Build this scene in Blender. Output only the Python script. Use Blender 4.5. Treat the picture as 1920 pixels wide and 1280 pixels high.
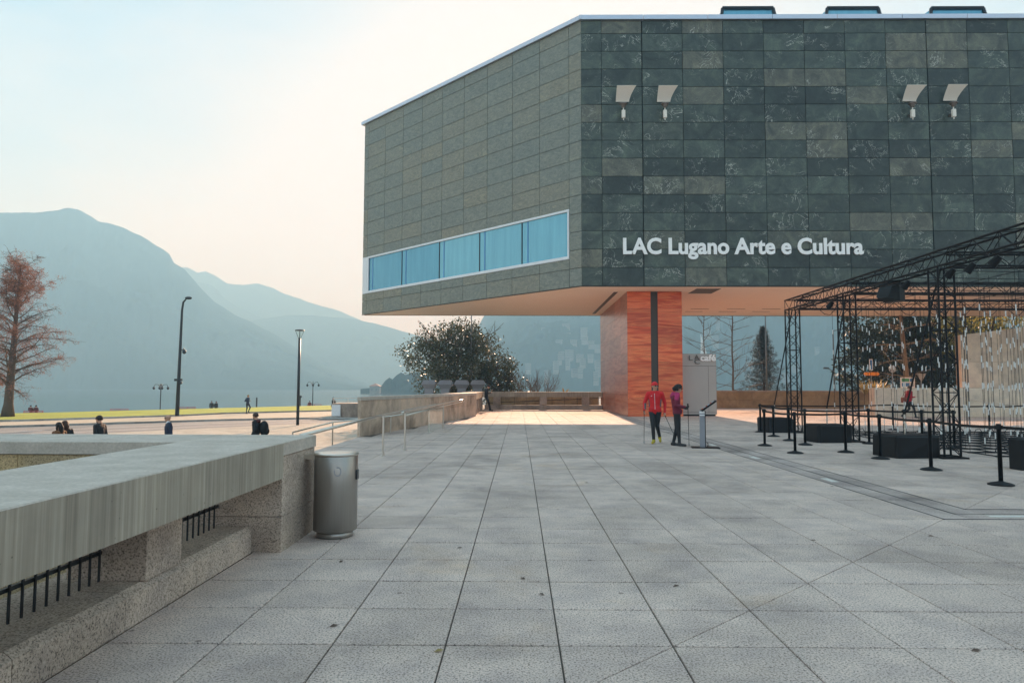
import bpy, bmesh, math, random
import numpy as np
from mathutils import Vector, Matrix
R = math.radians
# ---------------------------------------------------------------- clear
for o in list(bpy.data.objects): bpy.data.objects.remove(o)
S = bpy.context.scene
COL = S.collection
# ---------------------------------------------------------------- camera
F, PIT, ROL, YAW, H = 1298.0, .0653, .0027, .0106, 1.585
CM = Matrix.Rotation(YAW, 3, 'Z') @ Matrix.Rotation(PIT, 3, 'X') @ Matrix.Rotation(-ROL, 3, 'Y')
cam = bpy.data.cameras.new('camera'); camo = bpy.data.objects.new('camera', cam); COL.objects.link(camo)
rt, fw, up = CM @ Vector((1, 0, 0)), CM @ Vector((0, 1, 0)), CM @ Vector((0, 0, 1))
m4 = Matrix((rt, up, -fw)).transposed().to_4x4(); m4.translation = (0, 0, H)
camo.matrix_world = m4
cam.sensor_fit = 'HORIZONTAL'; cam.sensor_width = 36; cam.lens = 36 * F / 1920
cam.clip_start = .05; cam.clip_end = 20000
S.camera = camo
# ---------------------------------------------------------------- sky, sun, exposure
SUN_AZ, SUN_EL = R(2.6), R(18.0)
W = bpy.data.worlds.new('World'); S.world = W; W.use_nodes = True
wn, wl = W.node_tree.nodes, W.node_tree.links
bg = wn['Background']; bg.inputs['Strength'].default_value = .135
sky = wn.new('ShaderNodeTexSky'); sky.sky_type = 'NISHITA'; sky.sun_disc = False
sky.sun_elevation = SUN_EL; sky.sun_rotation = SUN_AZ
sky.air_density = 1.1; sky.dust_density = 1.3; sky.ozone_density = 1.2; sky.altitude = 300
tc = wn.new('ShaderNodeTexCoord'); mp = wn.new('ShaderNodeMapping'); mp.inputs['Scale'].default_value = (1.5, 1.5, 4.2)
mp.inputs['Location'].default_value = (.35, .1, .2)
nz = wn.new('ShaderNodeTexNoise'); nz.inputs['Scale'].default_value = 1.5; nz.inputs['Detail'].default_value = 7; nz.inputs['Roughness'].default_value = .55
nz.inputs['Distortion'].default_value = .4
rp = wn.new('ShaderNodeValToRGB'); rp.color_ramp.elements[0].position = .42; rp.color_ramp.elements[1].position = .70
mx = wn.new('ShaderNodeMix'); mx.data_type = 'RGBA'
wl.new(tc.outputs['Generated'], mp.inputs['Vector']); wl.new(mp.outputs[0], nz.inputs['Vector']); wl.new(nz.outputs['Fac'], rp.inputs['Fac'])
# hazy veil: thin high cloud evens out the brightness of the sky; its tint follows the sky model's luminance (blue away from the sun, cream towards it)
bw = wn.new('ShaderNodeRGBToBW'); wl.new(sky.outputs[0], bw.inputs[0])
lg = wn.new('ShaderNodeMath'); lg.operation = 'LOGARITHM'; lg.inputs[1].default_value = 10; wl.new(bw.outputs[0], lg.inputs[0])
lm = wn.new('ShaderNodeMath'); lm.operation = 'MULTIPLY'; lm.inputs[1].default_value = 1 / 1.5; wl.new(lg.outputs[0], lm.inputs[0])
com = wn.new('ShaderNodeValToRGB'); wl.new(lm.outputs[0], com.inputs['Fac'])
for e_, (p_, c_) in zip([com.color_ramp.elements[0], com.color_ramp.elements.new(.38), com.color_ramp.elements.new(.6), com.color_ramp.elements[-1]], ((.16, (.24, .46, .66)), (.38, (.32, .51, .68)), (.60, (.70, .69, .68)), (.9, (.84, .74, .62)))): e_.position = p_; e_.color = (*c_, 1)
com.color_ramp.elements[-1].position = .9; com.color_ramp.elements[-1].color = (.80, .74, .68, 1)
mx.inputs[7].default_value = (.78, .72, .66, 1)
rm = wn.new('ShaderNodeMath'); rm.operation = 'MULTIPLY'; rm.inputs[1].default_value = .5
wl.new(rp.outputs[0], rm.inputs[0]); wl.new(rm.outputs[0], mx.inputs[0]); wl.new(com.outputs[0], mx.inputs[6])
sc2 = wn.new('ShaderNodeVectorMath'); sc2.operation = 'SCALE'; sc2.inputs['Scale'].default_value = 1.7; wl.new(mx.outputs[2], sc2.inputs[0])
wl.new(sc2.outputs[0], bg.inputs['Color'])
sun = bpy.data.lights.new('sun', 'SUN'); sun.energy = 2.2; sun.angle = R(.6); sun.color = (1, .96, .84)
suno = bpy.data.objects.new('sun', sun); COL.objects.link(suno)
sd = Vector((math.sin(SUN_AZ) * math.cos(SUN_EL), math.cos(SUN_AZ) * math.cos(SUN_EL), math.sin(SUN_EL)))
suno.rotation_euler = sd.to_track_quat('Z', 'Y').to_euler(); suno.location = (0, 0, 60)
S.view_settings.view_transform = 'Standard'; S.view_settings.look = 'None'
S.view_settings.gamma = 1; S.view_settings.use_curve_mapping = False
S.view_settings.exposure = 2.7
S.render.engine = 'CYCLES'
S.cycles.max_bounces = 6; S.cycles.volume_bounces = 1

# ---------------------------------------------------------------- pixel helpers (photo pixel -> direction; distance from what it touches)
def ray(u, v):
    return CM @ Vector(((u - 960) / F, 1, -(v - 640) / F))
def px(u, v, z=0.0):
    d = ray(u, v); return Vector((0, 0, H)) + d * ((z - H) / d.z)
def pxY(u, v, Y):
    d = ray(u, v); return Vector((0, 0, H)) + d * (Y / d.y)

# ---------------------------------------------------------------- materials
class MT:
    def __init__(s, name):
        s.m = bpy.data.materials.new(name); s.m.use_nodes = True
        s.n, s.l = s.m.node_tree.nodes, s.m.node_tree.links
        s.b = s.n['Principled BSDF']
    def node(s, t, ins=None, **kw):
        x = s.n.new('ShaderNode' + t)
        for k, v in kw.items(): setattr(x, k, v)
        for k, v in (ins or {}).items(): s.put(x.inputs[k], v)
        return x
    def put(s, sock, v):
        if hasattr(v, 'is_linked') or hasattr(v, 'links'): s.l.new(v, sock)
        else: sock.default_value = v
    def pos(s, scale=(1, 1, 1), loc=(0, 0, 0), src='Position', rnd=False):
        if src == 'Position': o = s.node('NewGeometry').outputs['Position']
        else: o = s.node('TexCoord').outputs[src]
        if rnd:
            oi = s.node('ObjectInfo').outputs['Random']
            o = s.node('VectorMath', {0: o, 1: s.node('VectorMath', {0: (37.1, 51.7, 23.3), 'Scale': oi}, operation='SCALE').outputs[0]}, operation='ADD').outputs[0]
        return s.node('Mapping', {'Vector': o, 'Scale': scale, 'Location': loc}).outputs[0]
    def noise(s, scale, detail=4, rough=.55, vec=None, dist=0.0):
        return s.node('TexNoise', {'Vector': vec or s.pos(), 'Scale': scale, 'Detail': detail, 'Roughness': rough, 'Distortion': dist}).outputs['Fac']
    def ramp(s, fac, stops, interp='LINEAR'):
        r = s.node('ValToRGB', {'Fac': fac}); c = r.color_ramp; c.interpolation = interp
        while len(c.elements) < len(stops): c.elements.new(.5)
        for e, (p, col) in zip(c.elements, stops):
            e.position = p; e.color = (*col, 1) if len(col) == 3 else col
        return r.outputs[0]
    def mix(s, a, b, fac, mode='MIX'):
        n = s.node('Mix', data_type='RGBA', blend_type=mode)
        s.put(n.inputs[0], fac); 
        for i, v in ((6, a), (7, b)):
            if isinstance(v, tuple) and len(v) == 3: v = (*v, 1)
            s.put(n.inputs[i], v)
        return n.outputs[2]
    def math(s, op, a, b=0.0):
        n = s.node('Math', operation=op); s.put(n.inputs[0], a); s.put(n.inputs[1], b); return n.outputs[0]
    def col(s, v): s.put(s.b.inputs['Base Color'], (*v, 1) if isinstance(v, tuple) and len(v) == 3 else v); return s
    def set(s, **k):
        for a, v in k.items(): s.put(s.b.inputs[a.replace('_', ' ')], v)
        return s
    def bump(s, h, strength=.3, dist=.01):
        s.put(s.b.inputs['Normal'], s.node('Bump', {'Height': h, 'Strength': strength, 'Distance': dist}).outputs[0]); return s
    def tone(s):       # a tone of its own for every piece: objects and islands
        oi = s.node('ObjectInfo').outputs['Random']; ii = s.node('NewGeometry').outputs['Random Per Island']
        return s.math('FRACT', s.math('ADD', oi, ii))
G = {}
def plain(name, c, rough=.6, metal=0.0, var=.12, scale=6, bump=0.0):
    t = MT(name); n = t.noise(scale, 5)
    t.col(t.mix(tuple(x * (1 - var) for x in c), tuple(min(1, x * (1 + var)) for x in c), n)).set(Roughness=rough, Metallic=metal)
    if bump: t.bump(t.noise(scale * 8, 3), bump, .005)
    G[name] = t.m; return t
def granite(name, c, var=.16, speck=.55, sc=85, stain=.35, warm=(1.0, .93, .82), rough=.85):
    t = MT(name); p = t.pos()
    tone = t.tone()
    base = t.mix(tuple(x * (1 - var) for x in c), tuple(x * (1 + var) for x in c), tone)
    st = t.ramp(t.noise(.55, 6, .62, p, .6), [(.34, (1 - stain,) * 3), (.56, (1.0,) * 3)])
    base = t.mix(base, st, 1, 'MULTIPLY')
    st2 = t.ramp(t.noise(2.3, 5, .6, p), [(.35, (.84, .83, .84)), (.6, (1.04, 1.02, .99))])
    base = t.mix(base, st2, 1, 'MULTIPLY')
    rust = t.ramp(t.noise(.8, 5, .6, t.pos(loc=(7, 3, 1)), .5), [(.60, (1, 1, 1)), (.78, warm)])
    base = t.mix(base, rust, 1, 'MULTIPLY')
    gum = t.node('TexVoronoi', {'Vector': p, 'Scale': 1.7, 'Randomness': 1.0}).outputs['Distance']
    base = t.mix(base, t.ramp(gum, [(.030, (.55, .53, .52)), (.042, (1, 1, 1))]), 1, 'MULTIPLY')
    sp = t.noise(sc, 3, .75, p)
    d = t.ramp(sp, [(.38, (1 - speck,) * 3), (.48, (.93,) * 3), (.60, (1.05,) * 3), (.68, (1.28,) * 3)])
    base = t.mix(base, d, 1, 'MULTIPLY')
    t.col(base).set(Roughness=rough, Specular_IOR_Level=.12).bump(sp, .25, .004)
    G[name] = t.m; return t
granite('granite_paving', (.67, .54, .475), var=.07, stain=.26, speck=.72, sc=75)
granite('granite_channel', (.52, .43, .39), var=.12, stain=.4, speck=.6, sc=75)
granite('granite_far', (.42, .405, .38), speck=.25)
granite('granite_block', (.58, .47, .39), var=.08, stain=.45, speck=.7, sc=75, warm=(1.05, .84, .60))
granite('granite_wall', (.66, .50, .385), var=.1, stain=.5, speck=.4, sc=60, warm=(.9, .72, .5))
granite('granite_tan', (.50, .385, .24), var=.08, stain=.4, speck=.55, sc=60, warm=(1, .9, .7))
granite('sidewalk_stone', (.50, .46, .39), var=.1, stain=.25, speck=.2)
t = MT('joint'); t.col(t.mix((.06, .055, .05), (.12, .105, .085), t.noise(2))).set(Roughness=.9); G['joint'] = t.m
# board-marked concrete
t = MT('board_concrete')
strk = t.noise(1, 6, .65, t.pos((26, 26, .5)))
c = t.ramp(strk, [(.28, (.27, .235, .19)), (.5, (.38, .335, .275)), (.70, (.52, .465, .39))])
c = t.mix(c, t.ramp(t.noise(1.1, 5), [(.3, (.72, .7, .68)), (.65, (1.08, 1.05, 1))]), 1, 'MULTIPLY')
vo = t.node('TexVoronoi', {'Vector': t.pos(), 'Scale': 17.0, 'Randomness': 1.0}).outputs['Distance']
pit = t.ramp(vo, [(.05, (.25, .24, .22)), (.12, (1, 1, 1))])
pm = t.ramp(t.noise(5, 2), [(.5, (0, 0, 0)), (.6, (1, 1, 1))])
c = t.mix(c, t.mix((1, 1, 1), pit, pm), 1, 'MULTIPLY')
t.col(c).set(Roughness=.8).bump(strk, .35, .01); G['board_concrete'] = t.m
t = MT('concrete_top')
c = t.ramp(t.noise(3, 7, .65), [(.3, (.42, .36, .30)), (.5, (.50, .43, .365)), (.7, (.60, .52, .45))])
c = t.mix(c, t.ramp(t.noise(40, 3, .6), [(.35, (.85, .85, .85)), (.7, (1.1, 1.1, 1.1))]), 1, 'MULTIPLY')
sc_ = t.ramp(t.noise(1, 6, .7, t.pos((1.2, 16, 1))), [(.62, (1, 1, 1)), (.72, (1.35, 1.35, 1.35))])
t.col(t.mix(c, sc_, 1, 'MULTIPLY')).set(Roughness=.75).bump(t.noise(60, 3), .2, .004); G['concrete_top'] = t.m
# dark green cladding stone
def stone_green(name, dark, mid, brown, vein):
    t = MT(name); p = t.pos(rnd=True); tone = t.tone()
    base = t.ramp(tone, [(0, dark), (.5, mid), (.82, tuple(x * 1.12 for x in mid)), (.92, brown), (1, tuple(x * 1.15 for x in brown))])
    cloud = t.noise(1.1, 8, .65, p, 1.2)
    base = t.mix(base, t.ramp(cloud, [(.3, (.42, .48, .5)), (.5, (.95, .97, .97)), (.72, (1.75, 1.75, 1.55))]), 1, 'MULTIPLY')
    fine = t.noise(14, 6, .7, p, .8)
    base = t.mix(base, t.ramp(fine, [(.3, (.7, .72, .72)), (.65, (1.25, 1.25, 1.2))]), 1, 'MULTIPLY')
    v1 = t.math('ABSOLUTE', t.math('SUBTRACT', t.noise(.9, 5, .6, p, 2.2), .5))
    vm = t.ramp(v1, [(.0, (1, 1, 1)), (.010, (0, 0, 0))])
    gate = t.ramp(t.noise(.8, 2, .5, t.pos(rnd=True, loc=(9, 2, 4))), [(.5, (0, 0, 0)), (.64, (1, 1, 1))])
    vm = t.mix((0, 0, 0), vm, gate)
    spk = t.ramp(t.noise(20, 2, .5, p, .3), [(.70, (0, 0, 0)), (.76, (1, 1, 1))])
    gate2 = t.ramp(t.noise(1.6, 2, .5, t.pos(rnd=True, loc=(3, 8, 1))), [(.5, (0, 0, 0)), (.62, (1, 1, 1))])
    vm = t.mix(vm, t.mix((0, 0, 0), spk, gate2), .5, 'ADD')
    base = t.mix(base, vein, vm)
    t.col(base).set(Roughness=t.ramp(fine, [(.3, (.32,) * 3), (.7, (.55,) * 3)])).bump(fine, .12, .01)
    G[name] = t.m
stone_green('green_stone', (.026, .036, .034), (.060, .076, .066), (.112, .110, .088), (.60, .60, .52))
t = MT('green_stone_lit'); p = t.pos((1, 1, 1), rnd=True); tone = t.tone()  # same cladding stone, coloured lighter to paint in the light on the slanted face
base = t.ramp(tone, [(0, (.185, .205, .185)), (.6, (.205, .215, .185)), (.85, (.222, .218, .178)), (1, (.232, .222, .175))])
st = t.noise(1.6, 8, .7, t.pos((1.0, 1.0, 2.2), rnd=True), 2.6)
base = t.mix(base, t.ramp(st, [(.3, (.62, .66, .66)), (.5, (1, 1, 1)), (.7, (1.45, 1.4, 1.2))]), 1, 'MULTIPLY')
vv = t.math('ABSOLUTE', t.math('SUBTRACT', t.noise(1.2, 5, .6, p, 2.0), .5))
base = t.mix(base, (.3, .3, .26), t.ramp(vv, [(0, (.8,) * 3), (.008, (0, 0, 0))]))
t.col(base).set(Roughness=.5).bump(st, .2, .015); G['green_stone_lit'] = t.m
# red banded stone
def red(name, rough, a, b, c_):
    t = MT(name)
    w = t.noise(1, 6, .55, t.pos((.3, .3, 3.0)), 1.4); w2 = t.noise(1, 6, .6, t.pos((.8, .8, 22), (3, 1, 5)), 1.0)
    c = t.ramp(w, [(.30, a), (.45, b), (.58, c_), (.66, b), (.75, a)])
    c = t.mix(c, t.ramp(w2, [(.35, (.80, .76, .76)), (.62, (1.1, 1.08, 1.06))]), 1, 'MULTIPLY')
    tn = t.tone(); c = t.mix(c, t.mix((.85, .85, .85), (1.15, 1.15, 1.15), tn), 1, 'MULTIPLY')
    t.col(c).set(Roughness=rough); G[name] = t.m
red('red_stone', .42, (.44, .045, .016), (.66, .10, .032), (.82, .22, .08))
red('red_stone_polished', .3, (.30, .08, .05), (.42, .13, .08), (.5, .22, .15))
t = MT('soffit'); t.col(t.mix((.84, .69, .56), (.90, .76, .63), t.noise(.35, 4))).set(Roughness=.7); G['soffit'] = t.m
plain('alu', (.55, .58, .66), .35, .7, .05, 2)
plain('white_metal', (.75, .77, .80), .4, 0, .05, 3)
plain('dark_void', (.02, .02, .018), .8)
plain('slot_brown', (.055, .042, .032), .55)
plain('kiosk_grey', (.40, .37, .34), .45, .2, .05, 1.5)
plain('letter', (.95, .93, .90), .5, 0, .03, 4)
plain('plate_grey', (.62, .58, .53), .6)
granite('pale_stone', (.74, .62, .49), var=.06, stain=.2, speck=.15)
plain('letter_dark', (.10, .09, .08), .5)
plain('reflector', (.82, .74, .64), .35, 0, .05, 2)
plain('lamp_metal', (.20, .17, .15), .4, .6)
plain('black_metal', (.007, .007, .008), .5, 0, .2, 9).set(Specular_IOR_Level=.25)
plain('black_rubber', (.010, .010, .011), .6, 0, .2, 9).set(Specular_IOR_Level=.25)
plain('black_cover', (.010, .010, .011), .5, 0, .3, 5, .3).set(Specular_IOR_Level=.25)
plain('pole_dark', (.025, .03, .035), .4, .4)
plain('pole_grey', (.22, .23, .24), .4, .6)
plain('steel', (.62, .58, .52), .28, .95, .08, 3)
plain('glass_green', (.45, .58, .44), .1, 0)
plain('bark', (.10, .065, .048), .9, 0, .35, 14, .5)
plain('bark_grey', (.16, .125, .10), .9, 0, .3, 14, .5)
plain('bark_pale', (.30, .21, .12), .9, 0, .3, 10, .5)
plain('bench_red', (.33, .075, .075), .5)
plain('tube_white', (.72, .72, .70), .35, 0, .02)
plain('sign_white', (.8, .82, .84), .4)
plain('sign_orange', (.85, .28, .03), .45)
plain('sign_blue', (.06, .22, .5), .45)
plain('sign_green', (.08, .35, .2), .45)
plain('sign_back', (.36, .40, .44), .45, .5)
plain('vent_grey', (.26, .27, .30), .5, .2)
plain('paint_white', (.7, .69, .65), .6)
plain('screen', (.03, .035, .04), .12)
plain('pole_tip', (.3, .3, .3), .5)
plain('hill_house', (.17, .165, .155), .8, 0, .2, .05)
plain('hill_window', (.07, .08, .085), .6)
plain('roof_tile', (.34, .13, .08), .8)
t = MT('window_glass'); tn = t.tone(); blind = t.noise(1, 4, .6, t.pos((3, 3, .25)))
c = t.mix(t.mix((.12, .36, .50), (.19, .46, .58), tn), t.ramp(blind, [(.3, (.86, .88, .9)), (.7, (1.1, 1.08, 1.06))]), 1, 'MULTIPLY')
t.col(c).set(Roughness=.16, Metallic=.3).bump(t.noise(.5, 2), .05, .02); G['window_glass'] = t.m
t = MT('clear_glass'); t.col((.75, .9, .78)).set(Roughness=.03, Alpha=.16); G['clear_glass'] = t.m
# brushed steel of the bin
t = MT('brushed_steel'); n = t.noise(1, 4, .6, t.pos((260, 260, 2)))
t.col(t.mix((.30, .285, .265), (.44, .42, .39), n)).set(Metallic=.9, Roughness=t.ramp(t.noise(3, 5), [(.3, (.28,) * 3), (.7, (.42,) * 3)])).bump(n, .08, .002); G['brushed_steel'] = t.m
# ground covers
t = MT('asphalt'); p = t.pos()
t.col(t.mix(t.ramp(t.noise(.5, 5), [(.3, (.17, .165, .16)), (.7, (.24, .23, .22))]), t.ramp(t.noise(60, 3), [(.35, (.8,) * 3), (.7, (1.15,) * 3)]), 1, 'MULTIPLY')).set(Roughness=.85); G['asphalt'] = t.m
t = MT('path_tan'); t.col(t.mix((.36, .30, .22), (.44, .38, .29), t.noise(1.2, 5))).set(Roughness=.9); G['path_tan'] = t.m
t = MT('grass'); n = t.noise(.6, 7, .7); n2 = t.noise(8, 4, .7)
t.col(t.mix(t.ramp(n, [(.3, (.20, .25, .015)), (.7, (.36, .38, .02))]), t.ramp(n2, [(.3, (.7,) * 3), (.7, (1.25,) * 3)]), 1, 'MULTIPLY')).set(Roughness=.9).bump(n2, .6, .08); G['grass'] = t.m
t = MT('earth'); t.col(t.mix((.16, .14, .10), (.24, .21, .16), t.noise(.5, 5))).set(Roughness=.95); G['earth'] = t.m
t = MT('water'); wv = t.noise(1, 4, .6, t.pos((.22, .07, 1)))
t.col((.03, .07, .08)).set(Roughness=.12, IOR=1.33).bump(wv, .25, .25); G['water'] = t.m
t = MT('forest'); n = t.noise(.012, 8, .65)
t.col(t.mix(t.ramp(n, [(.3, (.008, .016, .011)), (.7, (.018, .028, .018))]), t.ramp(t.noise(.06, 5, .7), [(.3, (.6,) * 3), (.7, (1.3,) * 3)]), 1, 'MULTIPLY')).set(Roughness=1.0, Specular_IOR_Level=0.0); G['forest'] = t.m
def foliage(name, a, b, c, rough=.5, trans=.25):
    t = MT(name); ii = t.node('NewGeometry').outputs['Random Per Island']
    t.col(t.ramp(ii, [(0, a), (.6, b), (1, c)])).set(Roughness=rough)
    tr = t.node('BsdfTranslucent', {'Color': (*[min(1, x * 1.6) for x in c], 1)})
    mixs = t.node('MixShader', {0: trans}); t.l.new(t.b.outputs[0], mixs.inputs[1]); t.l.new(tr.outputs[0], mixs.inputs[2])
    t.l.new(mixs.outputs[0], t.n['Material Output'].inputs['Surface']); G[name] = t.m
foliage('leaf_magnolia', (.024, .042, .026), (.05, .072, .038), (.13, .13, .065), .35, .12)
foliage('leaf_dark', (.010, .018, .011), (.022, .034, .017), (.06, .065, .02), .55, .12)
foliage('leaf_yellow', (.06, .07, .015), (.16, .14, .025), (.30, .24, .05), .5, .3)
foliage('leaf_rust', (.16, .055, .03), (.26, .10, .06), (.36, .17, .11), .7, .25)
foliage('needle_blue', (.018, .032, .036), (.035, .052, .055), (.07, .09, .085), .5, .1)
foliage('leaf_agave', (.14, .12, .04), (.28, .21, .07), (.38, .28, .10), .5, .2)
# cloth and skin
for nm, c in dict(skin=(.50, .27, .18), red_cloth=(.62, .012, .016), grey_cloth=(.11, .10, .11), black_cloth=(.012, .012, .014), yellow_shoe=(.42, .33, .02),
                  pink_cloth=(.40, .025, .12), burgundy_cloth=(.15, .008, .03), dark_shoe=(.03, .028, .028), navy_cloth=(.015, .022, .05), brown_cloth=(.16, .06, .02),
                  crimson_cloth=(.32, .008, .02), hair_dark=(.012, .008, .007), hair_brown=(.05, .022, .012), hair_blond=(.3, .18, .06), white_cloth=(.7, .7, .7), leather=(.22, .05, .02), maroon_cloth=(.09, .015, .015)).items():
    t = plain(nm, c, .75 if nm != 'skin' else .5, 0, .3 if nm != 'skin' else .12, 7)
    if nm != 'skin' and 'hair' not in nm: t.bump(t.noise(11, 3, .6, None, .8), .9, .03)
plain('sunglass', (.01, .01, .012), .1)

# ---------------------------------------------------------------- mesh helpers
class MB:
    def __init__(s): s.v = []; s.f = []; s.mi = []
    def add(s, vs, fs, mi=0):
        o = len(s.v); s.v += [tuple(x) for x in vs]; s.f += [tuple(i + o for i in q) for q in fs]; s.mi += [mi] * len(fs); return s
    def box(s, x0, x1, y0, y1, z0, z1, mi=0):
        return s.add([(x0, y0, z0), (x1, y0, z0), (x1, y1, z0), (x0, y1, z0), (x0, y0, z1), (x1, y0, z1), (x1, y1, z1), (x0, y1, z1)],
                     [(0, 3, 2, 1), (4, 5, 6, 7), (0, 1, 5, 4), (1, 2, 6, 5), (2, 3, 7, 6), (3, 0, 4, 7)], mi)
    def cbox(s, x0, x1, y0, y1, z0, z1, b=.01, mi=0):      # box with chamfered top and vertical edges
        def ring(d, z): return [(x0 + d, y0 + b, z), (x0 + b, y0 + d, z), (x1 - b, y0 + d, z), (x1 - d, y0 + b, z), (x1 - d, y1 - b, z), (x1 - b, y1 - d, z), (x0 + b, y1 - d, z), (x0 + d, y1 - b, z)]
        vs = ring(0, z0) + ring(0, z1 - b) + ring(b, z1)
        fs = [tuple(range(7, -1, -1)), tuple(range(16, 24))]
        for k in (0, 8):
            fs += [(k + i, k + (i + 1) % 8, k + 8 + (i + 1) % 8, k + 8 + i) for i in range(8)]
        return s.add(vs, fs, mi)
    def prism(s, poly, z0, z1, mi=0):
        n = len(poly); a = sum(poly[i][0] * poly[(i + 1) % n][1] - poly[(i + 1) % n][0] * poly[i][1] for i in range(n))
        if a < 0: poly = poly[::-1]
        vs = [(p[0], p[1], z0) for p in poly] + [(p[0], p[1], z1) for p in poly]
        return s.add(vs, [tuple(range(n - 1, -1, -1)), tuple(range(n, 2 * n))] + [(i, (i + 1) % n, n + (i + 1) % n, n + i) for i in range(n)], mi)
    def sheet(s, poly, z, mi=0):
        n = len(poly); a = sum(poly[i][0] * poly[(i + 1) % n][1] - poly[(i + 1) % n][0] * poly[i][1] for i in range(n))
        if a < 0: poly = poly[::-1]
        return s.add([(p[0], p[1], p[2] if len(p) > 2 else z) for p in poly], [tuple(range(n))], mi)
    def tube(s, pts, rad, n=8, mi=0, cap=True):
        pts = [Vector(p) for p in pts]; k = len(pts)
        if not hasattr(rad, '__len__'): rad = [rad] * k
        vs = []; ref = None
        for i, p in enumerate(pts):
            t = (pts[min(i + 1, k - 1)] - pts[max(i - 1, 0)]).normalized()
            if ref is None: ref = Vector((0, 0, 1)) if abs(t.z) < .9 else Vector((1, 0, 0))
            a = t.cross(ref)
            if a.length < 1e-4: a = t.orthogonal()
            a.normalize(); b = t.cross(a).normalized(); ref = b.cross(t) if False else ref
            vs += [p + (a * math.cos(2 * math.pi * j / n) + b * math.sin(2 * math.pi * j / n)) * rad[i] for j in range(n)]
        fs = [(i * n + j, i * n + (j + 1) % n, (i + 1) * n + (j + 1) % n, (i + 1) * n + j) for i in range(k - 1) for j in range(n)]
        if cap: fs += [tuple(range(n - 1, -1, -1)), tuple((k - 1) * n + j for j in range(n))]
        return s.add(vs, fs, mi)
    def lathe(s, prof, n=24, c=(0, 0, 0), mi=0):
        vs = [(c[0] + r * math.cos(2 * math.pi * j / n), c[1] + r * math.sin(2 * math.pi * j / n), c[2] + z) for r, z in prof for j in range(n)]
        k = len(prof)
        fs = [(i * n + j, i * n + (j + 1) % n, (i + 1) * n + (j + 1) % n, (i + 1) * n + j) for i in range(k - 1) for j in range(n)]
        if prof[0][0] > 1e-4: fs.append(tuple(range(n - 1, -1, -1)))
        if prof[-1][0] > 1e-4: fs.append(tuple((k - 1) * n + j for j in range(n)))
        return s.add(vs, fs, mi)
    def ball(s, c, r, n=12, m=8, mi=0):
        r = r if hasattr(r, '__len__') else (r, r, r); vs = []; fs = []
        for i in range(m + 1):
            a = math.pi * i / m
            for j in range(n):
                b = 2 * math.pi * j / n; vs.append((c[0] + r[0] * math.sin(a) * math.cos(b), c[1] + r[1] * math.sin(a) * math.sin(b), c[2] + r[2] * math.cos(a)))
        for i in range(m):
            for j in range(n): fs.append((i * n + j, (i + 1) * n + j, (i + 1) * n + (j + 1) % n, i * n + (j + 1) % n))
        return s.add(vs, fs, mi)
    def mesh(s, name, mats, smooth=False):
        me = bpy.data.meshes.new(name); me.from_pydata(s.v, [], s.f)
        for m in (mats if isinstance(mats, (list, tuple)) else [mats]): me.materials.append(G[m])
        if max(s.mi, default=0) > 0: me.polygons.foreach_set('material_index', s.mi)
        if smooth: me.polygons.foreach_set('use_smooth', [True] * len(me.polygons))
        me.update(); return me
    def build(s, name, mats, parent=None, smooth=False, **props):
        return link(name, s.mesh(name, mats, smooth), parent, **props)
def link(name, data, parent=None, **props):
    o = bpy.data.objects.new(name, data); COL.objects.link(o)
    if parent is not None: o.parent = parent
    for k, v in props.items(): o[k] = v
    return o
def thing(name, label, cat, loc=(0, 0, 0), rz=0, group=None):
    o = link(name, None, None, label=label, category=cat)
    o.location = loc; o.rotation_euler = (0, 0, rz); o.empty_display_size = .2
    if group: o['group'] = group
    return o
def tag(o, label, cat, group=None):
    o['label'] = label; o['category'] = cat
    if group: o['group'] = group
    return o
def struct(o): o['kind'] = 'structure'; return o
def copy_tree(o, parent=None):
    c = o.copy(); COL.objects.link(c); c.parent = parent
    for ch in o.children: copy_tree(ch, c)
    return c
def quads(name, V, mat, parent=None, k=4, **props):
    """V: (n,k,3) array of separate polygons -> one mesh"""
    V = np.asarray(V, dtype=np.float32); n = V.shape[0]
    me = bpy.data.meshes.new(name); me.vertices.add(n * k); me.vertices.foreach_set('co', V.ravel())
    me.loops.add(n * k); me.loops.foreach_set('vertex_index', np.arange(n * k, dtype=np.int32))
    me.polygons.add(n); me.polygons.foreach_set('loop_start', np.arange(0, n * k, k, dtype=np.int32))
    try: me.polygons.foreach_set('loop_total', np.full(n, k, dtype=np.int32))
    except Exception: pass
    me.materials.append(G[mat]); me.update(calc_edges=True); me.validate()
    return link(name, me, parent, **props)
rng = random.Random(7)
# ================================================================ THE GROUND
ZS = -1.1                                            # street level below the plaza
U_edge = [(-75, 40), (-43.4, 62.9), (-36, 73.8), (-33.3, 78), (-24.7, 90), (-8, 104), (20, 110), (90, 112)]      # upper edge of the lawn
K1 = [(-75, 14), (-35.2, 51), (-29, 59.4), (-27.4, 64.2), (-19.8, 72.4), (-6, 88)]                                # lawn kerb
K2 = [(-75, 6), (-31.8, 46.1), (-25.5, 52.2), (-23.2, 54.5), (-16.8, 58.2), (-4, 70)]                             # road kerb
RE = [(-75, -16), (-24.5, 38.6), (-19.3, 45.3), (-14.8, 50.9), (-4, 62)]                                          # near edge of the road
g = MB(); g.sheet([(-75, -60)] + U_edge + [(90, -60)], ZS - .05); struct(g.build('ground', 'earth'))
g = MB(); g.sheet([(-75, -60)] + RE + [(-4, 49.2), (-2, 49.2), (-2, -60)], ZS - .02); struct(g.build('pavement', 'sidewalk_stone'))
def strip(a, b, z): return [(p[0], p[1], z) for p in a] + [(p[0], p[1], z) for p in reversed(b)]
g = MB(); g.sheet(strip(RE, K2, ZS - .03), 0); struct(g.build('road', 'asphalt'))
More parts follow.
